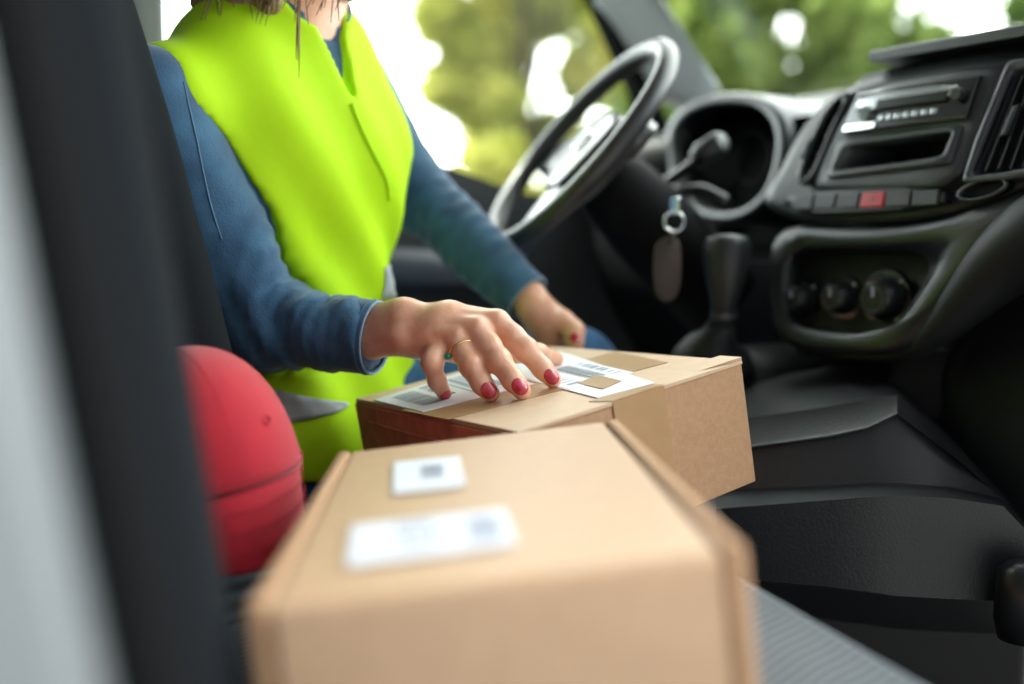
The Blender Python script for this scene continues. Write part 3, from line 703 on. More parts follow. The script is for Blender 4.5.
# --- second box
bx2 = thing('cardboard_box', 'brown taped parcel under the hand, behind the mailer box, with shipping labels', 'box', b2.p(b2.w/2, b2.l/2, -b2.h))
w2, l2, h2 = b2.w, b2.l, b2.h
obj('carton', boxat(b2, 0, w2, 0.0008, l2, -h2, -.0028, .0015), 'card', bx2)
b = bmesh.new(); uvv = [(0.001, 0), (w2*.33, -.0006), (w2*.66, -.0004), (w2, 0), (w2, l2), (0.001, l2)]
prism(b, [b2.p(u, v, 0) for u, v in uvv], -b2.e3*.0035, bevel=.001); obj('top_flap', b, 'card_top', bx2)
# left face is darker glossy brown
b = bmesh.new(); prism(b, [b2.p(-.0012, .0, -.006), b2.p(-.0012, l2, -.006), b2.p(-.0012, l2, -h2), b2.p(-.0012, 0, -h2)], b2.e1*.0015, bevel=.0004); obj('side_panel', b, 'card_red', bx2, label='glossy reddish-brown side panel')
b = bmesh.new(); tube(b, [b2.p(-.0015, v, -.022-.004*math.sin(v*9)) for v in np.linspace(.02, l2-.03, 14)], .0016, 8); obj('crease', b, 'card_red', bx2, True)
# raised flap end along the right rim
b = bmesh.new(); prism(b, [b2.p(w2-.055, .010, .0), b2.p(w2, .0, .0), b2.p(w2, .0, .0035), b2.p(w2-.012, .0, .0035)], b2.e2*.03, bevel=.0006); obj('raised_flap', b, 'card_top', bx2)
# tape bands
v_t0, v_t1 = b2.px(440, 428)[1], b2.px(400, 414)[1]
va = b2.px(436, 420)[1]; vb = b2.px(400, 412)[1]
ua, vA = b2.px(640, 359); ub, vB = b2.px(592, 366)
uv1 = [b2.px(*q) for q in ((402, 411), (448, 420), (668, 363), (615, 352))]
b = bmesh.new(); prism(b, [b2.p(u, v, .0008) for u, v in uv1], -b2.e3*.0006); obj('packing_tape', b, 'tape', bx2, label='shiny brown tape along the top')
# tape patch wrapped over the right front rim
def fx(x, y): q = on_plane(x, y, b2.e2, b2.o@b2.e2)-b2.o; return q@b2.e1, q@b2.e3
u0_, _ = fx(612, 402); u1_, _ = fx(664, 390)
b = bmesh.new(); prism(b, [b2.p(u0_, -.0012, 0), b2.p(u1_, -.0012, 0), b2.p(u1_-.001, -.0012, -.075), b2.p(u0_, -.0012, -.08)], b2.e2*.0006); obj('packing_tape', b, 'tape', bx2)
b = bmesh.new(); prism(b, [b2.p(u0_, 0, .0009), b2.p(u1_, 0, .0009), b2.p(u1_-.004, .028, .0009), b2.p(u0_-.01, .022, .0009)], -b2.e3*.0005); obj('packing_tape', b, 'tape', bx2)
lb, uv = label(b2, [(374, 401), (423, 413), (534, 385), (478, 368)], .0014, 'shipping_label', bx2)
bars(b2, uv, .15, .80, .10, .30, .0018, 16, lb, 'inkpale', seed=3); bars(b2, uv, .12, .7, .36, .46, .0018, 9, lb, 'ink', horiz=False, seed=5, name='printed_text'); bars(b2, uv, .12, .8, .55, .88, .0018, 6, lb, 'inkpale', horiz=True, seed=8)
lb, uv = label(b2, [(478, 368), (598, 399), (655, 384), (560, 352)], .0014, 'shipping_label', bx2)
uvn = [b2.px(*q) for q in ((520, 372), (612, 394), (640, 380), (556, 360))]
lb, uv = label(b2, [(520, 378), (570, 391), (634, 374), (577, 361)], .0018, 'address_label', bx2)
bars(b2, uv, .15, .85, .45, .72, .0022, 12, lb, 'ink', horiz=True, seed=4, name='printed_text'); bars(b2, uv, .2, .9, .80, .93, .0022, 8, lb, 'inkpale', seed=6, name='printed_text'); bars(b2, uv, .2, .9, .1, .3, .0022, 8, lb, 'inkpale', seed=9, name='printed_text')
b = bmesh.new(); vs = [b2.px(*q) for q in ((578, 385), (603, 391), (622, 383), (598, 377))]
prism(b, [b2.p(u, v, .0023) for u, v in vs], -b2.e3*.0004); obj('packing_tape', b, 'tape', bx2)
b = bmesh.new(); c0 = b2.p(.001, .004, 0); tube(b, [c0, c0-b2.e3*.003], .0018, 10); obj('corner_hole', b, 'ink', bx2)
# ================================================================== CAP
cc = P(196, 482, .88)                       # centre of the head opening
cf = .62*Rv-.78*Dv*np.array([1, 1, 0]); cf[2] = 0; cf /= np.linalg.norm(cf)   # facing
cu = np.array([0, 0, 1.]); cu = cu - .18*Rv; cu /= np.linalg.norm(cu)
cf = cf-cu*(cf@cu); cf /= np.linalg.norm(cf); cs = np.cross(cu, cf)
cp = thing('baseball_cap', 'bright red baseball cap lying on the bench beside the mailer box', 'cap', cc-cu*.07)
def cpnt(az, el):            # az from facing, el 0..pi/2
    rx, ry, rz = .088, .104, .118
    pr2 = math.cos(el)**.80; zz = math.sin(el)**1.0
    fl_ = 1.0+.10*math.cos(az)*math.sin(el)*math.cos(el)
    return cc+cs*(rx*math.sin(az)*pr2)+cf*(ry*math.cos(az)*pr2*fl_)+cu*rz*zz
b = bmesh.new(); rows = []
for i in range(19):
    el = PI/2*i/18*.998; rows.append([cpnt(2*PI*j/60, el) for j in range(60)])
grid(b, rows, closed=True); b.verts.ensure_lookup_table(); b.faces.new(b.verts[-60:]); 
crown = obj('crown', b, 'cap', cp, True)
md = crown.modifiers.new('t', 'SOLIDIFY'); md.thickness = .0025; md.offset = 1
for k in range(6):
    az = k*PI/3+.0; b = bmesh.new(); tube(b, [cpnt(az, PI/2*i/20*.99)+(cpnt(az, PI/2*i/20*.99)-cc)*.016 for i in range(21)], .0009, 6); obj('seam', b, 'cap_dark', crown, True)
b = bmesh.new(); tube(b, [cpnt(2*PI*j/60, .03)+(cpnt(2*PI*j/60, .03)-cc)*.018 for j in range(60)], .0014, 6, closed=True); obj('seam', b, 'cap_dark', crown, True)
for az in (.45, -.45, 1.6, -1.6):
    q = cpnt(az, .42); nn = (q-cc)/np.linalg.norm(q-cc); b = bmesh.new(); t1 = np.cross(nn, cu); t1 /= np.linalg.norm(t1); t2 = np.cross(nn, t1)
    tube(b, [q+nn*.0028+t1*.004*math.cos(a)+t2*.004*math.sin(a) for a in [2*PI*k/14 for k in range(14)]], .0012, 6, closed=True); obj('eyelet', b, 'cap', crown, True)
b = bmesh.new(); q = cpnt(0, PI/2*.999); tube(b, [q+cu*.002, q+cu*.006, q+cu*.007], [.007, .006, .002], 14); obj('top_button', b, 'cap', crown, True)
# brim
b = bmesh.new(); rows = []
for j in range(15):
    t = j/14; r = []
    for k in range(31):
        az = -1.35+2.7*k/30; base = cpnt(az, .0); ext = .066*t*max(0, math.cos(az/1.35*PI/2))**.45
        r.append(base+cf*ext*.18-cs*ext*.22*math.sin(az)-cu*(ext*.98))
    rows.append(r)
grid(b, rows); br = obj('brim', b, 'cap', cp, True); md = br.modifiers.new('t', 'SOLIDIFY'); md.thickness = .003
for t in (.25, .5, .75, .95):
    b = bmesh.new(); pts = []
    for k in range(3, 28):
        az = -1.35+2.7*k/30; ext = .066*t*max(0, math.cos(az/1.35*PI/2))**.45
        pts.append(cpnt(az, 0)+cf*(ext*.18+.0022)-cs*(ext*.22-.002)*math.sin(az)-cu*(ext*.98))
    tube(b, pts, .0004, 5); obj('brim_stitching', b, 'cap_dark', br, True)
b = bmesh.new(); q = cpnt(1.42, .02); box(b, q+cf*.0-cu*.006+cs*.003, .004, .008, .010, bevel=.002); obj('side_tab', b, 'cap', cp)
# ================================================================== PERSON
exec_person = True
pr = thing('person', 'seated person in yellow hi-vis vest and denim shirt, one hand on the parcel', 'person', (.40, 1.24, -.33))
# ---- right hand (near)
def tip(x, y, lift=0): 
    q = on_plane(x, y, b2.e3, b2.o@b2.e3+lift); return q
def dep(p): return float(p@Dv)
dI, dM, dR, dP = dep(tip(556, 391)), dep(tip(524, 403)), dep(tip(493, 405)), dep(tip(446, 403))
print('tip depths', dI, dM, dR, dP)
r_ = .0002
def C(x, y, d): return P(x, y, d)
TIPI = tip(554, 388)+b2.e3*.0088; TIPM = tip(523, 399.5)+b2.e3*.0092; TIPR = tip(492, 402)+b2.e3*.0092; TIPP = tip(445, 400)+b2.e3*.0082
dt = {k: dep(v) for k, v in dict(I=TIPI, M=TIPM, R=TIPR, P=TIPP).items()}
print(dt)
mI, mM, mR, mP = C(497, 322, 1.048), C(477, 329, 1.036), C(457, 339, 1.036), C(440, 349, 1.044)
IDX = [(mI, .0132), (C(513, 337, 1.040), .0122), (C(526, 350, 1.034), .0120), (C(543, 369, dt['I']+.004), .0103), (TIPI, .0089)]
MID = [(mM, .0134), (C(489, 346, 1.024), .0124), (C(499, 361, 1.012), .0123), (C(513, 380, dt['M']+.005), .0107), (TIPM, .0092)]
RNG = [(mR, .0126), (C(464, 353, 1.026), .0116), (C(471, 366, 1.014), .0116), (C(482, 384, dt['R']+.003), .0103), (TIPR, .0091)]
PNK = [(mP, .0120), (C(435, 356, 1.030), .0104), (C(432, 364, 1.026), .0101), (C(437, 381, 1.036), .0090), (TIPP, .0079)]
tT = tip(557, 367)+b2.e3*.0088
print('thumb', dep(tT))
THB = [(C(425, 343, 1.07), .017), (C(470, 350, 1.085), .0165), (C(515, 350, 1.09), .0130), (C(538, 354, (1.09+dep(tT))/2), .0110), (tT, .0087)]
wr1, wr2 = C(404, 318, 1.068), C(404, 336, 1.060)
fa1, fa2 = C(372, 322, 1.092), C(372, 342, 1.086)
elR, shR = C(264, 322, 1.140), C(147, 98, 1.065)
def hand_R(p):
    d = smin(cone(p, wr1, wr2, .0176, .0166), cone(p, wr1, fa1, .0176, .0200), .02)
    d = smin(d, cone(p, wr2, fa2, .0166, .0200), .02)
    for (a, ra), w_, rw in ((IDX[0], C(404, 317, 1.068), .0142), (MID[0], C(408, 322, 1.060), .0150), (RNG[0], C(408, 331, 1.056), .0145), (PNK[0], C(408, 339, 1.056), .0140)):
        md_ = (w_+a)/2+Uv*.0045-Dv*.001
        d = smin(d, chain(p, [(w_, rw), (md_, (rw+ra)/2*1.02), (a, ra*.96)], .01), .010)
    # palm volume beneath
    pc = (mI+mM+mR+mP)/4*.5+(wr1+wr2)/2*.5
    d = smin(d, cone(p, pc*.6+mM*.4-Uv*.010+Dv*.008, pc+Dv*.006-Uv*.006, .016, .018), .012)
    d = smin(d, cone(p, C(418, 346, 1.060), mP, .0125, .0100), .010)
    for ch in (IDX, MID, RNG, PNK):
        f = chain(p, ch, .006); d = smin(d, f, .005)
    t = chain(p, THB, .008); d = smin(d, t, .009)
    # extensor tendons & knuckles
    for (a, _), w_ in ((IDX[0], C(420, 314, 1.052)), (MID[0], C(420, 321, 1.047)), (RNG[0], C(420, 329, 1.042)), (PNK[0], C(420, 338, 1.040))):
        a2 = a+Uv*.006-Dv*.009; w2_ = w_-Dv*.004+Uv*.001
        d = smin(d, cone(p, w2_*.45+a2*.55, a2, .0022, .0034), .007)
    for ch in (IDX, MID, RNG, PNK):
        q = ch[2][0]; d = smin(d, cone(p, q-Dv*.0025+Uv*.0015, q-Dv*.0025+Uv*.002, .0092, .0092), .006)
    q = C(402, 338, 1.05); d = smin(d, cone(p, q, q+Dv*.002, .0070, .0070), .014)
    return d
# ---- left hand (far)
wl = C(534, 306, 1.36); elL, shL = C(408, 186, 1.47), C(356, 84, 1.38)
LTH = [(C(546, 316, 1.37), .020), (C(562, 322, 1.365), .0165), (C(574, 331, 1.355), .0145), (C(575, 343, 1.345), .0125)]
def hand_L(p):
    d = cone(p, wl, C(545, 318, 1.375), .023, .024)
    d = smin(d, cone(p, C(540, 318, 1.375), C(551, 335, 1.385), .023, .021), .015)
    d = smin(d, cone(p, C(528, 296, 1.37), wl, .025, .023), .01)
    d = smin(d, chain(p, LTH, .006), .01)
    for k in range(4):
        a = C(556+k*-1, 334+k*2, 1.40+.018*k); 
        ch = [(a, .011), (a+Rv*.022-Uv*.012, .0095), (a+Rv*.026-Uv*.036, .0088), (a+Rv*.010-Uv*.050, .0078)]
        d = smin(d, chain(p, ch, .004), .005)
    return d
ax_f = .78*Rv-.62*np.array([.5, .866, 0]); ax_f[2] = 0; ax_f /= np.linalg.norm(ax_f)
nk = C(286, 40, 1.24)
pv = C(306, 415, 1.30)
ax_u = nk-pv; ax_u /= np.linalg.norm(ax_u)
ax_s = np.cross(ax_u, ax_f); ax_s /= np.linalg.norm(ax_s); ax_f = np.cross(ax_s, ax_u)   # ax_s: towards her left (far)
AX = np.array([ax_s, ax_f, ax_u])
ch_c = C(283, 150, 1.255); wa_c = C(300, 300, 1.285)
hdc = C(338, -125, 1.20); 
hf = .80*Rv-.5*np.array([.5, .866, 0])+np.array([0, 0, -.25]); hf /= np.linalg.norm(hf); hs = np.cross(np.array([0, 0, 1.]), hf); hs /= np.linalg.norm(hs); hu = np.cross(hf, hs); HX = np.array([hs, hf, hu])
knR, knL = np.array([.80, 1.215, -.165]), np.array([.80, 1.46, -.17])
hipR, hipL = pv+ax_s*-.03+np.array([0, .0, -.03]), pv+ax_s*.13+np.array([.03, .12, -.03])
hipR = np.array([.42, 1.255, -.235]); hipL = np.array([.43, 1.42, -.235])
def box2_sdf(p):
    c = (b2.p(b2.w/2, b2.l/2, -b2.h/2)).astype(np.float32); M_ = np.array([b2.e1, b2.e2, b2.e3], np.float32)
    q = np.abs((p-c)@M_.T)-np.array([b2.w/2, b2.l/2, b2.h/2], np.float32)
    return np.linalg.norm(np.maximum(q, 0), axis=-1)+np.minimum(q.max(-1), 0)
def torso(p, o=0.):
    d = ell(p, ch_c, AX, (.150+o, .096+o, .185+o))
    d = smin(d, ell(p, wa_c, AX, (.112+o, .088+o, .16+o)), .06)
    d = smin(d, ell(p, pv, AX, (.155+o, .115+o, .12+o)), .06)
    for sg in (-1, 1): d = smin(d, ell(p, ch_c+ax_f*.044+ax_s*sg*.062-ax_u*.012, AX, (.066+o, .056+o, .080+o)), .06)
    d = smin(d, cone(p, shR+(shL-shR)*.10+ax_u*-.005, nk+ax_u*-.02, .046+o, .055+o), .05)
    d = smin(d, cone(p, shL+(shR-shL)*.10+ax_u*-.005, nk+ax_u*-.02, .046+o, .055+o), .05)
    return d
def body_lo(p):
    d = torso(p)
    d = smin(d, cone(p, nk+ax_f*.0-ax_u*.02, hdc-hu*.06-hf*.01, .056, .050), .03)
    # head
    h = ell(p, hdc+hu*.02-hf*.01, HX, (.074, .094, .098)); h = smin(h, ell(p, hdc-hu*.05+hf*.03, HX, (.052, .062, .062)), .03)
    h = smin(h, cone(p, hdc+hf*.088+hu*.005, hdc+hf*.110-hu*.028, .007, .013), .012)
    h = smin(h, ell(p, hdc+hf*.088-hu*.060, HX, (.022, .010, .010)), .008)
    for sg in (-1, 1):
        h = smax(h, -ell(p, hdc+hf*.098+hs*sg*.033+hu*.008, HX, (.017, .012, .010)), .012)
        h = smin(h, ell(p, hdc+hs*sg*.076-hf*.008-hu*.010, HX, (.008, .018, .030)), .006)
    d = smin(d, h, .02)
    d = smin(d, chain(p, [(shR, .047), (elR, .036), (C(362, 332, 1.095), .018)], .02), .03)
    d = smin(d, chain(p, [(shL, .047), (elL, .036), (C(526, 296, 1.375), .018)], .02), .03)
    for hp_, kn in ((hipR, knR), (hipL, knL)):
        an = kn+np.array([.16, .0, -.42]); d = smin(d, chain(p, [(hp_, .082), (kn, .056), (kn*.6+an*.4+np.array([-.02, 0, 0]), .052), (an, .034)], .02), .03)
        d = smin(d, cone(p, an+np.array([0, 0, -.03]), an+np.array([.16, 0, -.055]), .032, .022), .02)
    return smax(d, -(box2_sdf(p)-.010), .004)
hpts = [j[0] for ch in (IDX, MID, RNG, PNK, THB) for j in ch]+[fa1, fa2]
lo = np.min(hpts, axis=0)-.032; hi = np.max(hpts, axis=0)+.032
me1 = surfnet(hand_R, lo, hi, .0014, 'hand')
pts_ = np.array([wl, C(520, 290, 1.37), C(575, 350, 1.36), C(560, 345, 1.46)]); me2 = surfnet(hand_L, pts_.min(0)-.05, pts_.max(0)+.05, .0028, 'handl')
me3 = surfnet(body_lo, (.0, .95, -.85), (1.2, 1.62, .62), .0085, 'body')
def join_meshes(name, mes):
    b = bmesh.new()
    for m_ in mes: b.from_mesh(m_)
    me = bpy.data.meshes.new(name); b.to_mesh(me); b.free()
    for p in me.polygons: p.use_smooth = True
    return me
body = link('body', join_meshes('body', [me3, me1, me2]), 'skin', pr)
# face details
for sg in (-1, 1):
    b = bmesh.new(); r0 = bmesh.ops.create_uvsphere(b, u_segments=16, v_segments=10, radius=.012)['verts']
    c0 = V(hdc+hf*.082+hs*sg*.033+hu*.008)
    for v in r0: v.co += c0
    ey = obj('eye', b, 'eye', pr, True)
    b = bmesh.new(); tube(b, [c0+V(hf)*.0112, c0+V(hf)*.0125], .005, 14); obj('iris', b, 'iris', ey)
    b = bmesh.new(); tube(b, [V(hdc+hf*(.096-.012*abs(t))+hs*sg*(.018+.03*t)+hu*(.030+.006*math.sin(t*3))) for t in np.linspace(0, 1, 8)], .003, 6); obj('eyebrow', b, 'hair', pr)
b = bmesh.new(); tube(b, [V(hdc+hf*(.099-.010*abs(t)**2)+hs*t*.022-hu*.060) for t in np.linspace(-1, 1, 9)], [.002, .005, .006, .0065, .006, .0065, .006, .005, .002], 8); obj('lips', b, 'lip', pr, True)
# nails
def nail(ch, fn, width=.0058, length=.0125, toward=None, parent=pr, back=-.0042):
    a, t = ch[-2][0], ch[-1][0]; ax = (t-a)/np.linalg.norm(t-a); r = ch[-1][1]
    n = toward if toward is not None else -Dv*1.0+Uv*.45
    n = n-ax*(n@ax); n /= np.linalg.norm(n); s = np.cross(ax, n)
    b = bmesh.new(); rows = []
    N, Mm = 12, 10
    for i in range(N+1):
        u = -1+2*i/N; rr = []
        hw = width*(1-max(0, u)**2*.22)*math.sqrt(max(0, 1-abs(u)**3.2*.97))
        for j in range(Mm+1):
            v = -1+2*j/Mm
            base = t+ax*(u*length/2+back)+s*v*hw
            # project onto the finger surface along n
            q = base+n*(r+.01); 
            for _ in range(10):
                dd = float(fn(np.array([q], np.float32))[0]); q = q-n*dd*.8
                if abs(dd) < 1e-5: break
            if (q-base)@n < -r*.2 or not np.isfinite(q).all(): q = base
            lim = (q-t)@n
            if lim < r*.15: q = q+n*(r*.15-lim)
            rr.append(q+n*.0005)
        rows.append(rr)
    grid(b, rows); o = obj('fingernail', b, 'nail', parent, True, label='glossy red fingernail'); md = o.modifiers.new('t', 'SOLIDIFY'); md.thickness = .0007; md.offset = 0
nail(IDX, hand_R, .0068, .0165, toward=-Dv+Uv*.2, back=-.0012); nail(MID, hand_R, .0074, .0170, toward=-Dv+Uv*.2+Rv*.05, back=-.0014); nail(RNG, hand_R, .0076, .0160, toward=-Dv+Uv*.2-Rv*.02, back=-.0014); nail(PNK, hand_R, .0062, .0140, toward=-Dv+Uv*.2+Rv*.05, back=-.0014)
nail(LTH, hand_L, .0072, .013, toward=-Dv+Uv*.3, back=-.001)
# ring on the ring finger
a, c_ = RNG[0][0], RNG[1][0]; axr = (RNG[2][0]-a)/np.linalg.norm(RNG[2][0]-a)
rc = a*.22+RNG[1][0]*.78; n1 = np.cross(axr, Rv); n1 /= np.linalg.norm(n1); n2 = np.cross(axr, n1)
def ringpt(an):
    dr_ = n1*math.cos(an)+n2*math.sin(an); q = rc+dr_*.03
    for _ in range(14): q = q-dr_*max(-.004, min(.004, float(hand_R(np.array([q], np.float32))[0])))*.8
    k = min(np.linalg.norm(q-rc), .0145); return rc+dr_*(k+.0005)
b = bmesh.new(); rpts = [ringpt(2*PI*k/40) for k in range(40)]
tube(b, rpts, .0010, 8, closed=True)
left = min(rpts, key=lambda q: (512+F_PX*(q@Rv)/(q@Dv)-450)**2+(342-F_PX*(q@Uv)/(q@Dv)-356)**2)
ring = obj('ring', b, 'gold', pr, True, label='thin gold ring with a green stone')
gm = left-Dv*.002
dirn = (left-rc)/np.linalg.norm(left-rc)
b = bmesh.new(); r0 = bmesh.ops.create_icosphere(b, subdivisions=2, radius=.0040)['verts']
for v in r0: v.co = V(gm+dirn*.0015)+v.co
obj('gemstone', b, 'emerald', ring)
b = bmesh.new()
for k in range(3):
    r0 = bmesh.ops.create_icosphere(b, subdivisions=2, radius=.0015)['verts']
    for v in r0: v.co = V(gm+Rv*(.003+.0012*k)-Uv*.001*(k-1)*1.5)+v.co
obj('setting', b, 'gold', ring)
# ---- shirt
def wob(p, s, a):
    x, y, z = p[..., 0]*s, p[..., 1]*s, p[..., 2]*s
    return a*(np.sin(x*1.1+2*np.sin(z*.7+y*.4))+np.sin(y*1.3+1.7*np.sin(x*.8-z*.5))+np.sin(z*1.2+1.4*np.sin(y*.9+x)))/3
cufR = (C(376, 338, 1.088)); dR_ = (cufR-elR)/np.linalg.norm(cufR-elR)
cufL = C(527, 298, 1.372); dL_ = (cufL-elL)/np.linalg.norm(cufL-elL)
def folds(p, a, b_, amp, n, ph=0):
    ab = b_-a; t = ((p-a.astype(np.float32))@ab.astype(np.float32))/(ab@ab)
    sd = (p-a.astype(np.float32))@np.array([.2, .3, 1.], np.float32)
    g = np.exp(-((t-.5)/.45)**2)
    h = (p-a.astype(np.float32))@np.array([.55, -.6, .35], np.float32)
    return amp*g*(np.sin(t*n*.62+sd*70+ph+1.6*np.sin(h*45))+.5*np.sin(t*n*1.5-sd*55+h*60+ph*2))
def sleeve_R(p):
    d = smin(cone(p, shR, elR, .056, .052), cone(p, elR, cufR, .051, .0385), .022)
    d = d+folds(p, shR+(elR-shR)*.45, elR+(elR-shR)*.15, .0035, 30)+folds(p, elR, cufR, .0028, 34, 1)+wob(p, 38, .0015)
    pl = (p-cufR.astype(np.float32))@dR_.astype(np.float32)
    return smax(d, pl+.004, .003)
def sleeve_L(p):
    d = smin(cone(p, shL, elL, .048, .052), cone(p, elL, cufL, .052, .036), .025)
    d = d+folds(p, elL, cufL, .004, 30, 2)+wob(p, 38, .002)
    pl = (p-cufL.astype(np.float32))@dL_.astype(np.float32)
    return smax(d, pl+.002, .003)
vneck = []
def shirt(p):
    d = torso(p, .006)+wob(p, 30, .001)
    d = smin(d, sleeve_R(p), .012); d = smin(d, sleeve_L(p), .012)
    for (x, y, r) in neckcut_s: pass
    d = smax(d, -ncut(p, .75), .004)
    d = smax(d, -(box2_sdf(p)-.008), .005)
    return smax(d, -(p@np.array([0, 0, 1], np.float32)+.33), .005)
tf = lambda p: torso(p, .012)
NC = [(319, -20, .046), (323, 8, .034), (331, 34, .020), (341, 66, .013), (350, 98, .004)]
NCp = []
for x, y, r in NC:
    q = march(tf, x, y, .95, 1.45)
    if q is None: q = C(x, y, 1.15)
    NCp.append((q, r))
neckcut_s = []
def ncut(p, k=1.):
    d = None
    for (a, ra), (b_, rb) in zip(NCp[:-1], NCp[1:]):
        e = cone(p, a-Dv*.0, b_, ra*k, rb*k); d = e if d is None else np.minimum(d, e)
    if k < 1: # shirt opens only higher up
        d = np.maximum(d, -((p-NCp[2][0].astype(np.float32))@ax_u.astype(np.float32))-.004)
    e = cone(p, nk+ax_u*.00+ax_f*.01, nk+ax_u*.2+ax_f*.04, .060*(1 if k == 1 else .92), .075); 
    return np.minimum(d, e)
me = surfnet(shirt, (.02, .95, -.36), (.98, 1.60, .42), .0052, 'shirt')
sh = link('denim_shirt', me, 'denim', pr)
def cuff(c, d, lng, a, b_, name='cuff'):
    up = Uv-d*(Uv@d); up /= np.linalg.norm(up); s = np.cross(d, up); bm_ = bmesh.new(); rows = []
    N = 48
    def rg(t, k): return [c+d*t+up*(a*k*math.cos(x)*(1+.02*math.sin(3*x)))+s*(b_*k*math.sin(x)) for x in [2*PI*j/N for j in range(N)]]
    for t, k in ((-.0, .90), (.0, .955), (.0005, 1.0), (-.004, 1.02), (-.010, 1.01), (-lng*.5, 1.03), (-lng+.004, 1.035), (-lng, 1.02), (-lng-.002, .97)): rows.append(rg(t, k))
    grid(bm_, rows, closed=True); o = obj(name, bm_, 'denim', sh, True)
    b3 = bmesh.new(); tube(b3, rg(.0004, .985), .0013, 6, closed=True); obj('frayed_hem', b3, 'denim_hem', o, True)
    for t in (-.006, -lng+.006):
        b3 = bmesh.new(); tube(b3, rg(t, 1.026), .0005, 5, closed=True); obj('stitching', b3, 'denim_thread', o)
    return o
cuff(cufR, dR_, .055, .0405, .036); cuff(cufL, dL_, .05, .036, .034)
# sleeve seam
b = bmesh.new(); pts = []
for x, y in ((184, 82), (190, 110), (197, 140), (203, 170), (211, 205), (222, 240)):
    q = march(sleeve_R, x, y, .9, 1.3)
    if q is not None: pts.append(q-Dv*.0005)
if len(pts) > 2: tube(b, spline(pts, 24), .0009, 6); obj('sleeve_seam', b, 'denim_thread', sh, True)
# collar
b = bmesh.new(); rows = []
for t in (0, .5, 1):
    rows.append([nk+ax_u*(.030+.03*t-.055*max(0, math.cos(a))**2)+ax_f*(.012+(.062+.012*t)*math.cos(a))+ax_s*(.064+.012*t)*math.sin(a) for a in [-PI+.0+2*PI*k/40+.0 for k in range(41)] if True])
rows = [[p for k, p in enumerate(r) if not (18 <= k <= 22)] for r in rows]
rows = [r[20-2:]+r[:18] for r in rows]
grid(b, rows); o = obj('collar', b, 'denim', sh, True); md = o.modifiers.new('t', 'SOLIDIFY'); md.thickness = .004
# ---- vest
def vest_solid(p):
    d = torso(p, .016)
    # skirt over lap
    d = smin(d, cone(p, C(315, 425, 1.25), C(385, 375, 1.40), .062, .040), .04)
    d = smin(d, cone(p, C(290, 420, 1.22), C(300, 450, 1.22), .065, .055), .05)
    u = (p-ch_c.astype(np.float32))@ax_u.astype(np.float32); s_ = (p-ch_c.astype(np.float32))@ax_s.astype(np.float32)
    lowf = np.clip((-u)/.15, 0, 1)
    d = d+wob(p, 24, .0055)*(.5+.5*lowf)+.0045*np.sin(s_*62+2.5*np.sin(u*9+1)+u*26)*(.6+.4*lowf)
    return d
def vest(p):
    d = vest_solid(p)
    d = smax(d, -(sleeve_R(p)+.006-np.clip((shR[2]-p[..., 2])*.12, 0, .016)), .006)
    d = smax(d, -(sleeve_L(p)+.006), .006)
    d = smax(d, -ncut(p, 1.0), .004)
    for sh_, sg in ((shR, -1), (shL, 1)):
        e = ((p-sh_.astype(np.float32))@ax_s.astype(np.float32))*sg - (.034 if sg < 0 else .03) + np.clip(-((p-sh_.astype(np.float32))@ax_u.astype(np.float32)), -.02, .12)*.45
        d = smax(d, e, .008)
    ns = ell(p, C(302, 452, 1.24), AX, (5, 5, .03))
    hem = -((p@np.array([0, 0, 1], np.float32))+.262)
    d = smax(d, -(box2_sdf(p)-.006), .006)
    return smax(d, hem, .005)
me = surfnet(vest, (.02, .92, -.30), (.98, 1.60, .40), .0046, 'vest')
vs_ = link('hi_vis_vest', me, 'vest', pr)
# front closing seam and reflective bands
def seam(pix, fn, r, name, m, parent, off=.0005):
    pts = [march(fn, x, y, .9, 1.6) for x, y in pix]; pts = [q for q in pts if q is not None]
    if len(pts) < 3: return
    b = bmesh.new(); tube(b, [q-Dv*off for q in spline(pts, 40)], r, 8); obj(name, b, m, parent, True)
seam([(352, 104), (358, 120), (366, 138), (376, 158), (386, 178), (390, 200)], vest, .0030, 'front_edge', 'vest', vs_, .001)
def band(zc, hw, name, tl=0., A0=0, A1=360):
    c = zc; b = bmesh.new(); rows = []
    for i in range(5):
        off = hw*(-1+2*i/4); r = []
        for k in range(90):
            a = math.radians(A0+(A1-A0)*k/89); dr_ = ax_s*math.cos(a)+ax_f*math.sin(a); base = c+ax_u*(off*min(1, .12+max(0, math.degrees(a)-A0)/40 if A0 > 0 else 1)+tl*(.6*math.cos(a)+.78*math.sin(a)))
            ts = np.linspace(.30, .02, 100); pp = np.array([base+dr_*t for t in ts], np.float32); v = vest_solid(pp); kk = int(np.argmax(v < 0))
            r.append(base+dr_*(ts[kk]+.004))
        rows.append(r)
    rows = [r[0:] for r in rows]
    grid(b, rows); o = obj(name, b, 'strip', vs_, True); md = o.modifiers.new('t', 'SOLIDIFY'); md.thickness = .001
band(C(300, 318, 1.285), .021, 'reflective_strip', .045, -80, 66); band(C(304, 384, 1.30), .021, 'reflective_strip', -.012, 108, 300)
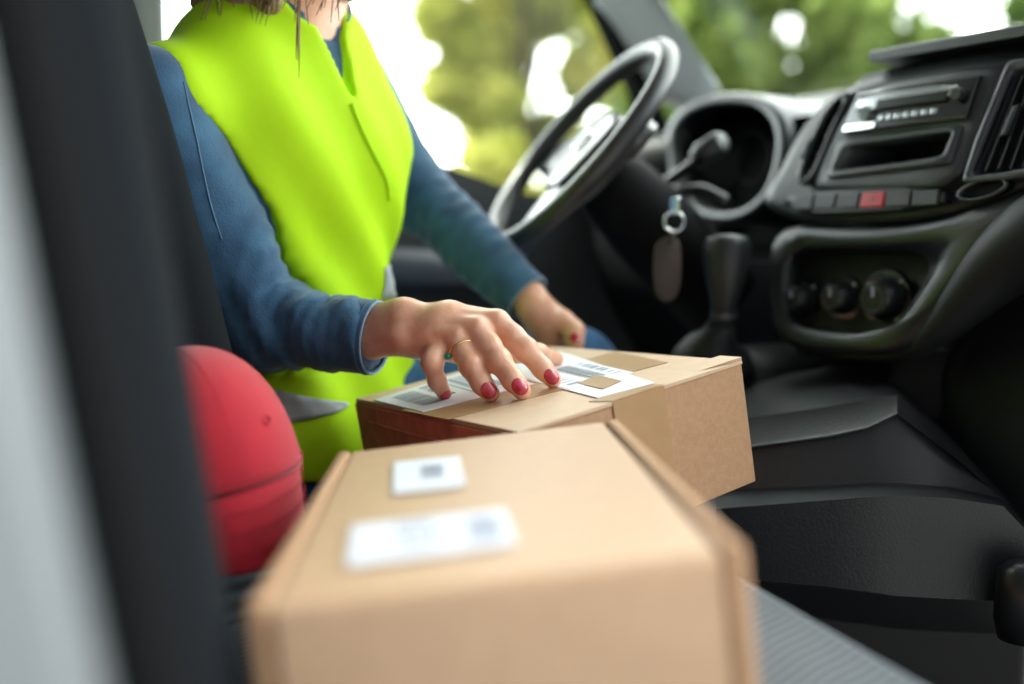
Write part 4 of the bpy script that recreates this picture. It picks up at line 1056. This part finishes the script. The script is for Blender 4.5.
# ---- jeans
def jeans(p):
    d = None
    for hp_, kn in ((hipR, knR), (hipL, knL)):
        an = kn+np.array([.15, .0, -.40]); e = chain(p, [(hp_, .094), (kn, .068), (an, .052)], .02); d = e if d is None else smin(d, e, .03)
    d = smin(d, ell(p, pv-ax_u*.03, AX, (.165, .125, .10)), .04)
    d = d+wob(p, 35, .003)
    return smax(d, -(box2_sdf(p)-.006), .006)
me = surfnet(jeans, (.15, 1.02, -.70), (1.12, 1.62, -.02), .009, 'jeans'); link('jeans', me, 'jeans', pr)
b = bmesh.new()
for kn in (knR, knL):
    an = kn+np.array([.16, .0, -.42])
    box(b, an+np.array([.07, 0, -.06]), .14, .045, .035, bevel=.025, seg=3)
obj('shoes', b, 'rubber', pr, True)
# ---- hair
def hair(p):
    d = ell(p, hdc+hu*.028-hf*.016, HX, (.086, .104, .106))
    cut = ell(p, hdc+hf*.10-hu*.045, HX, (.062, .075, .105)); d = smax(d, -cut, .01)
    for k in range(9):
        a = PI*.62+k*(PI*1.15)/8*1.0-PI*.1; s0 = hdc+hs*(-.080*math.cos(a-PI/2)*-1)-hf*.0
        st_ = hdc+hs*math.cos(a+PI*.5)*.07+hf*(-.02+.05*math.sin(a*1.7))-hu*.02
    for (x0, y0, d0, x1, y1, d1, r0, r1) in ((300, -110, 1.14, 268, 2, 1.14, .034, .016), (285, -100, 1.17, 236, 5, 1.15, .036, .018), (268, -90, 1.22, 205, 2, 1.17, .036, .018), (255, -90, 1.27, 222, 10, 1.27, .04, .03), (268, -80, 1.31, 270, 10, 1.33, .035, .03), (312, -100, 1.12, 304, -8, 1.12, .024, .008), (395, -110, 1.25, 352, -6, 1.22, .026, .012)):
        e = chain(p, [(C(x0, y0, d0), r0), (C((x0+x1)/2-6, (y0+y1)/2, (d0+d1)/2), (r0+r1)/2), (C(x1, y1, d1), r1)], .02); d = smin(d, e, .02)
    return d+wob(p, 90, .003)
me = surfnet(hair, (.0, 1.0, .16), (.55, 1.5, .60), .006, 'hair'); hr_ = link('hair', me, 'hair', pr)
b = bmesh.new(); rs = random.Random(4)
for k in range(46):
    x = rs.uniform(205, 345); x2 = x+rs.uniform(-14, 8); y2 = rs.uniform(0, 26) if k > 2 else rs.uniform(40, 90)
    if k <= 2: x = 296+k; x2 = 296+k*1.5
    d1 = 1.11 if x > 280 else 1.13
    tube(b, spline([C(x+10, -60, d1+.02), C(x+3, -20, d1), C(x2, y2, d1-.02)], 8), [.0008]*8+[.0003], 5)
obj('loose_strands', b, 'hair', hr_, True)
# ================================================================== LIGHT
W = bpy.data.worlds.new('sky'); S.world = W; W.use_nodes = True; nt = W.node_tree
bg = nt.nodes['Background']; tc = nt.nodes.new('ShaderNodeTexCoord'); sp = nt.nodes.new('ShaderNodeSeparateXYZ'); rp = nt.nodes.new('ShaderNodeValToRGB')
vm = nt.nodes.new('ShaderNodeVectorMath'); vm.operation = 'DOT_PRODUCT'; vm.inputs[1].default_value = (.66, .62, .42)
rp.color_ramp.elements[0].position = .0; rp.color_ramp.elements[0].color = (.03, .032, .034, 1)
rp.color_ramp.elements[1].position = 1.0; rp.color_ramp.elements[1].color = (1, 1, .98, 1)
e_ = rp.color_ramp.elements.new(.42); e_.color = (.085, .09, .095, 1); e_ = rp.color_ramp.elements.new(.70); e_.color = (.92, .97, 1, 1)
ma = nt.nodes.new('ShaderNodeMath'); ma.operation = 'MULTIPLY_ADD'; ma.inputs[1].default_value = .5; ma.inputs[2].default_value = .5
nt.links.new(tc.outputs['Generated'], vm.inputs[0]); nt.links.new(vm.outputs['Value'], ma.inputs[0]); nt.links.new(ma.outputs[0], rp.inputs['Fac']); nt.links.new(rp.outputs['Color'], bg.inputs['Color'])
bg.inputs['Strength'].default_value = 7.5
sl = bpy.data.lights.new('sun', 'SUN'); so = bpy.data.objects.new('sun', sl); COL.objects.link(so)
sl.energy = 10.0; sl.angle = math.radians(1.5); sl.color = (1, .95, .84)
so.rotation_euler = Vector((-.35, .35, .87)).to_track_quat('Z', 'Y').to_euler()
vsn = S.view_settings; vsn.view_transform = 'Standard'; vsn.look = 'None'; vsn.gamma = 1; vsn.use_curve_mapping = False; vsn.exposure = 0.28
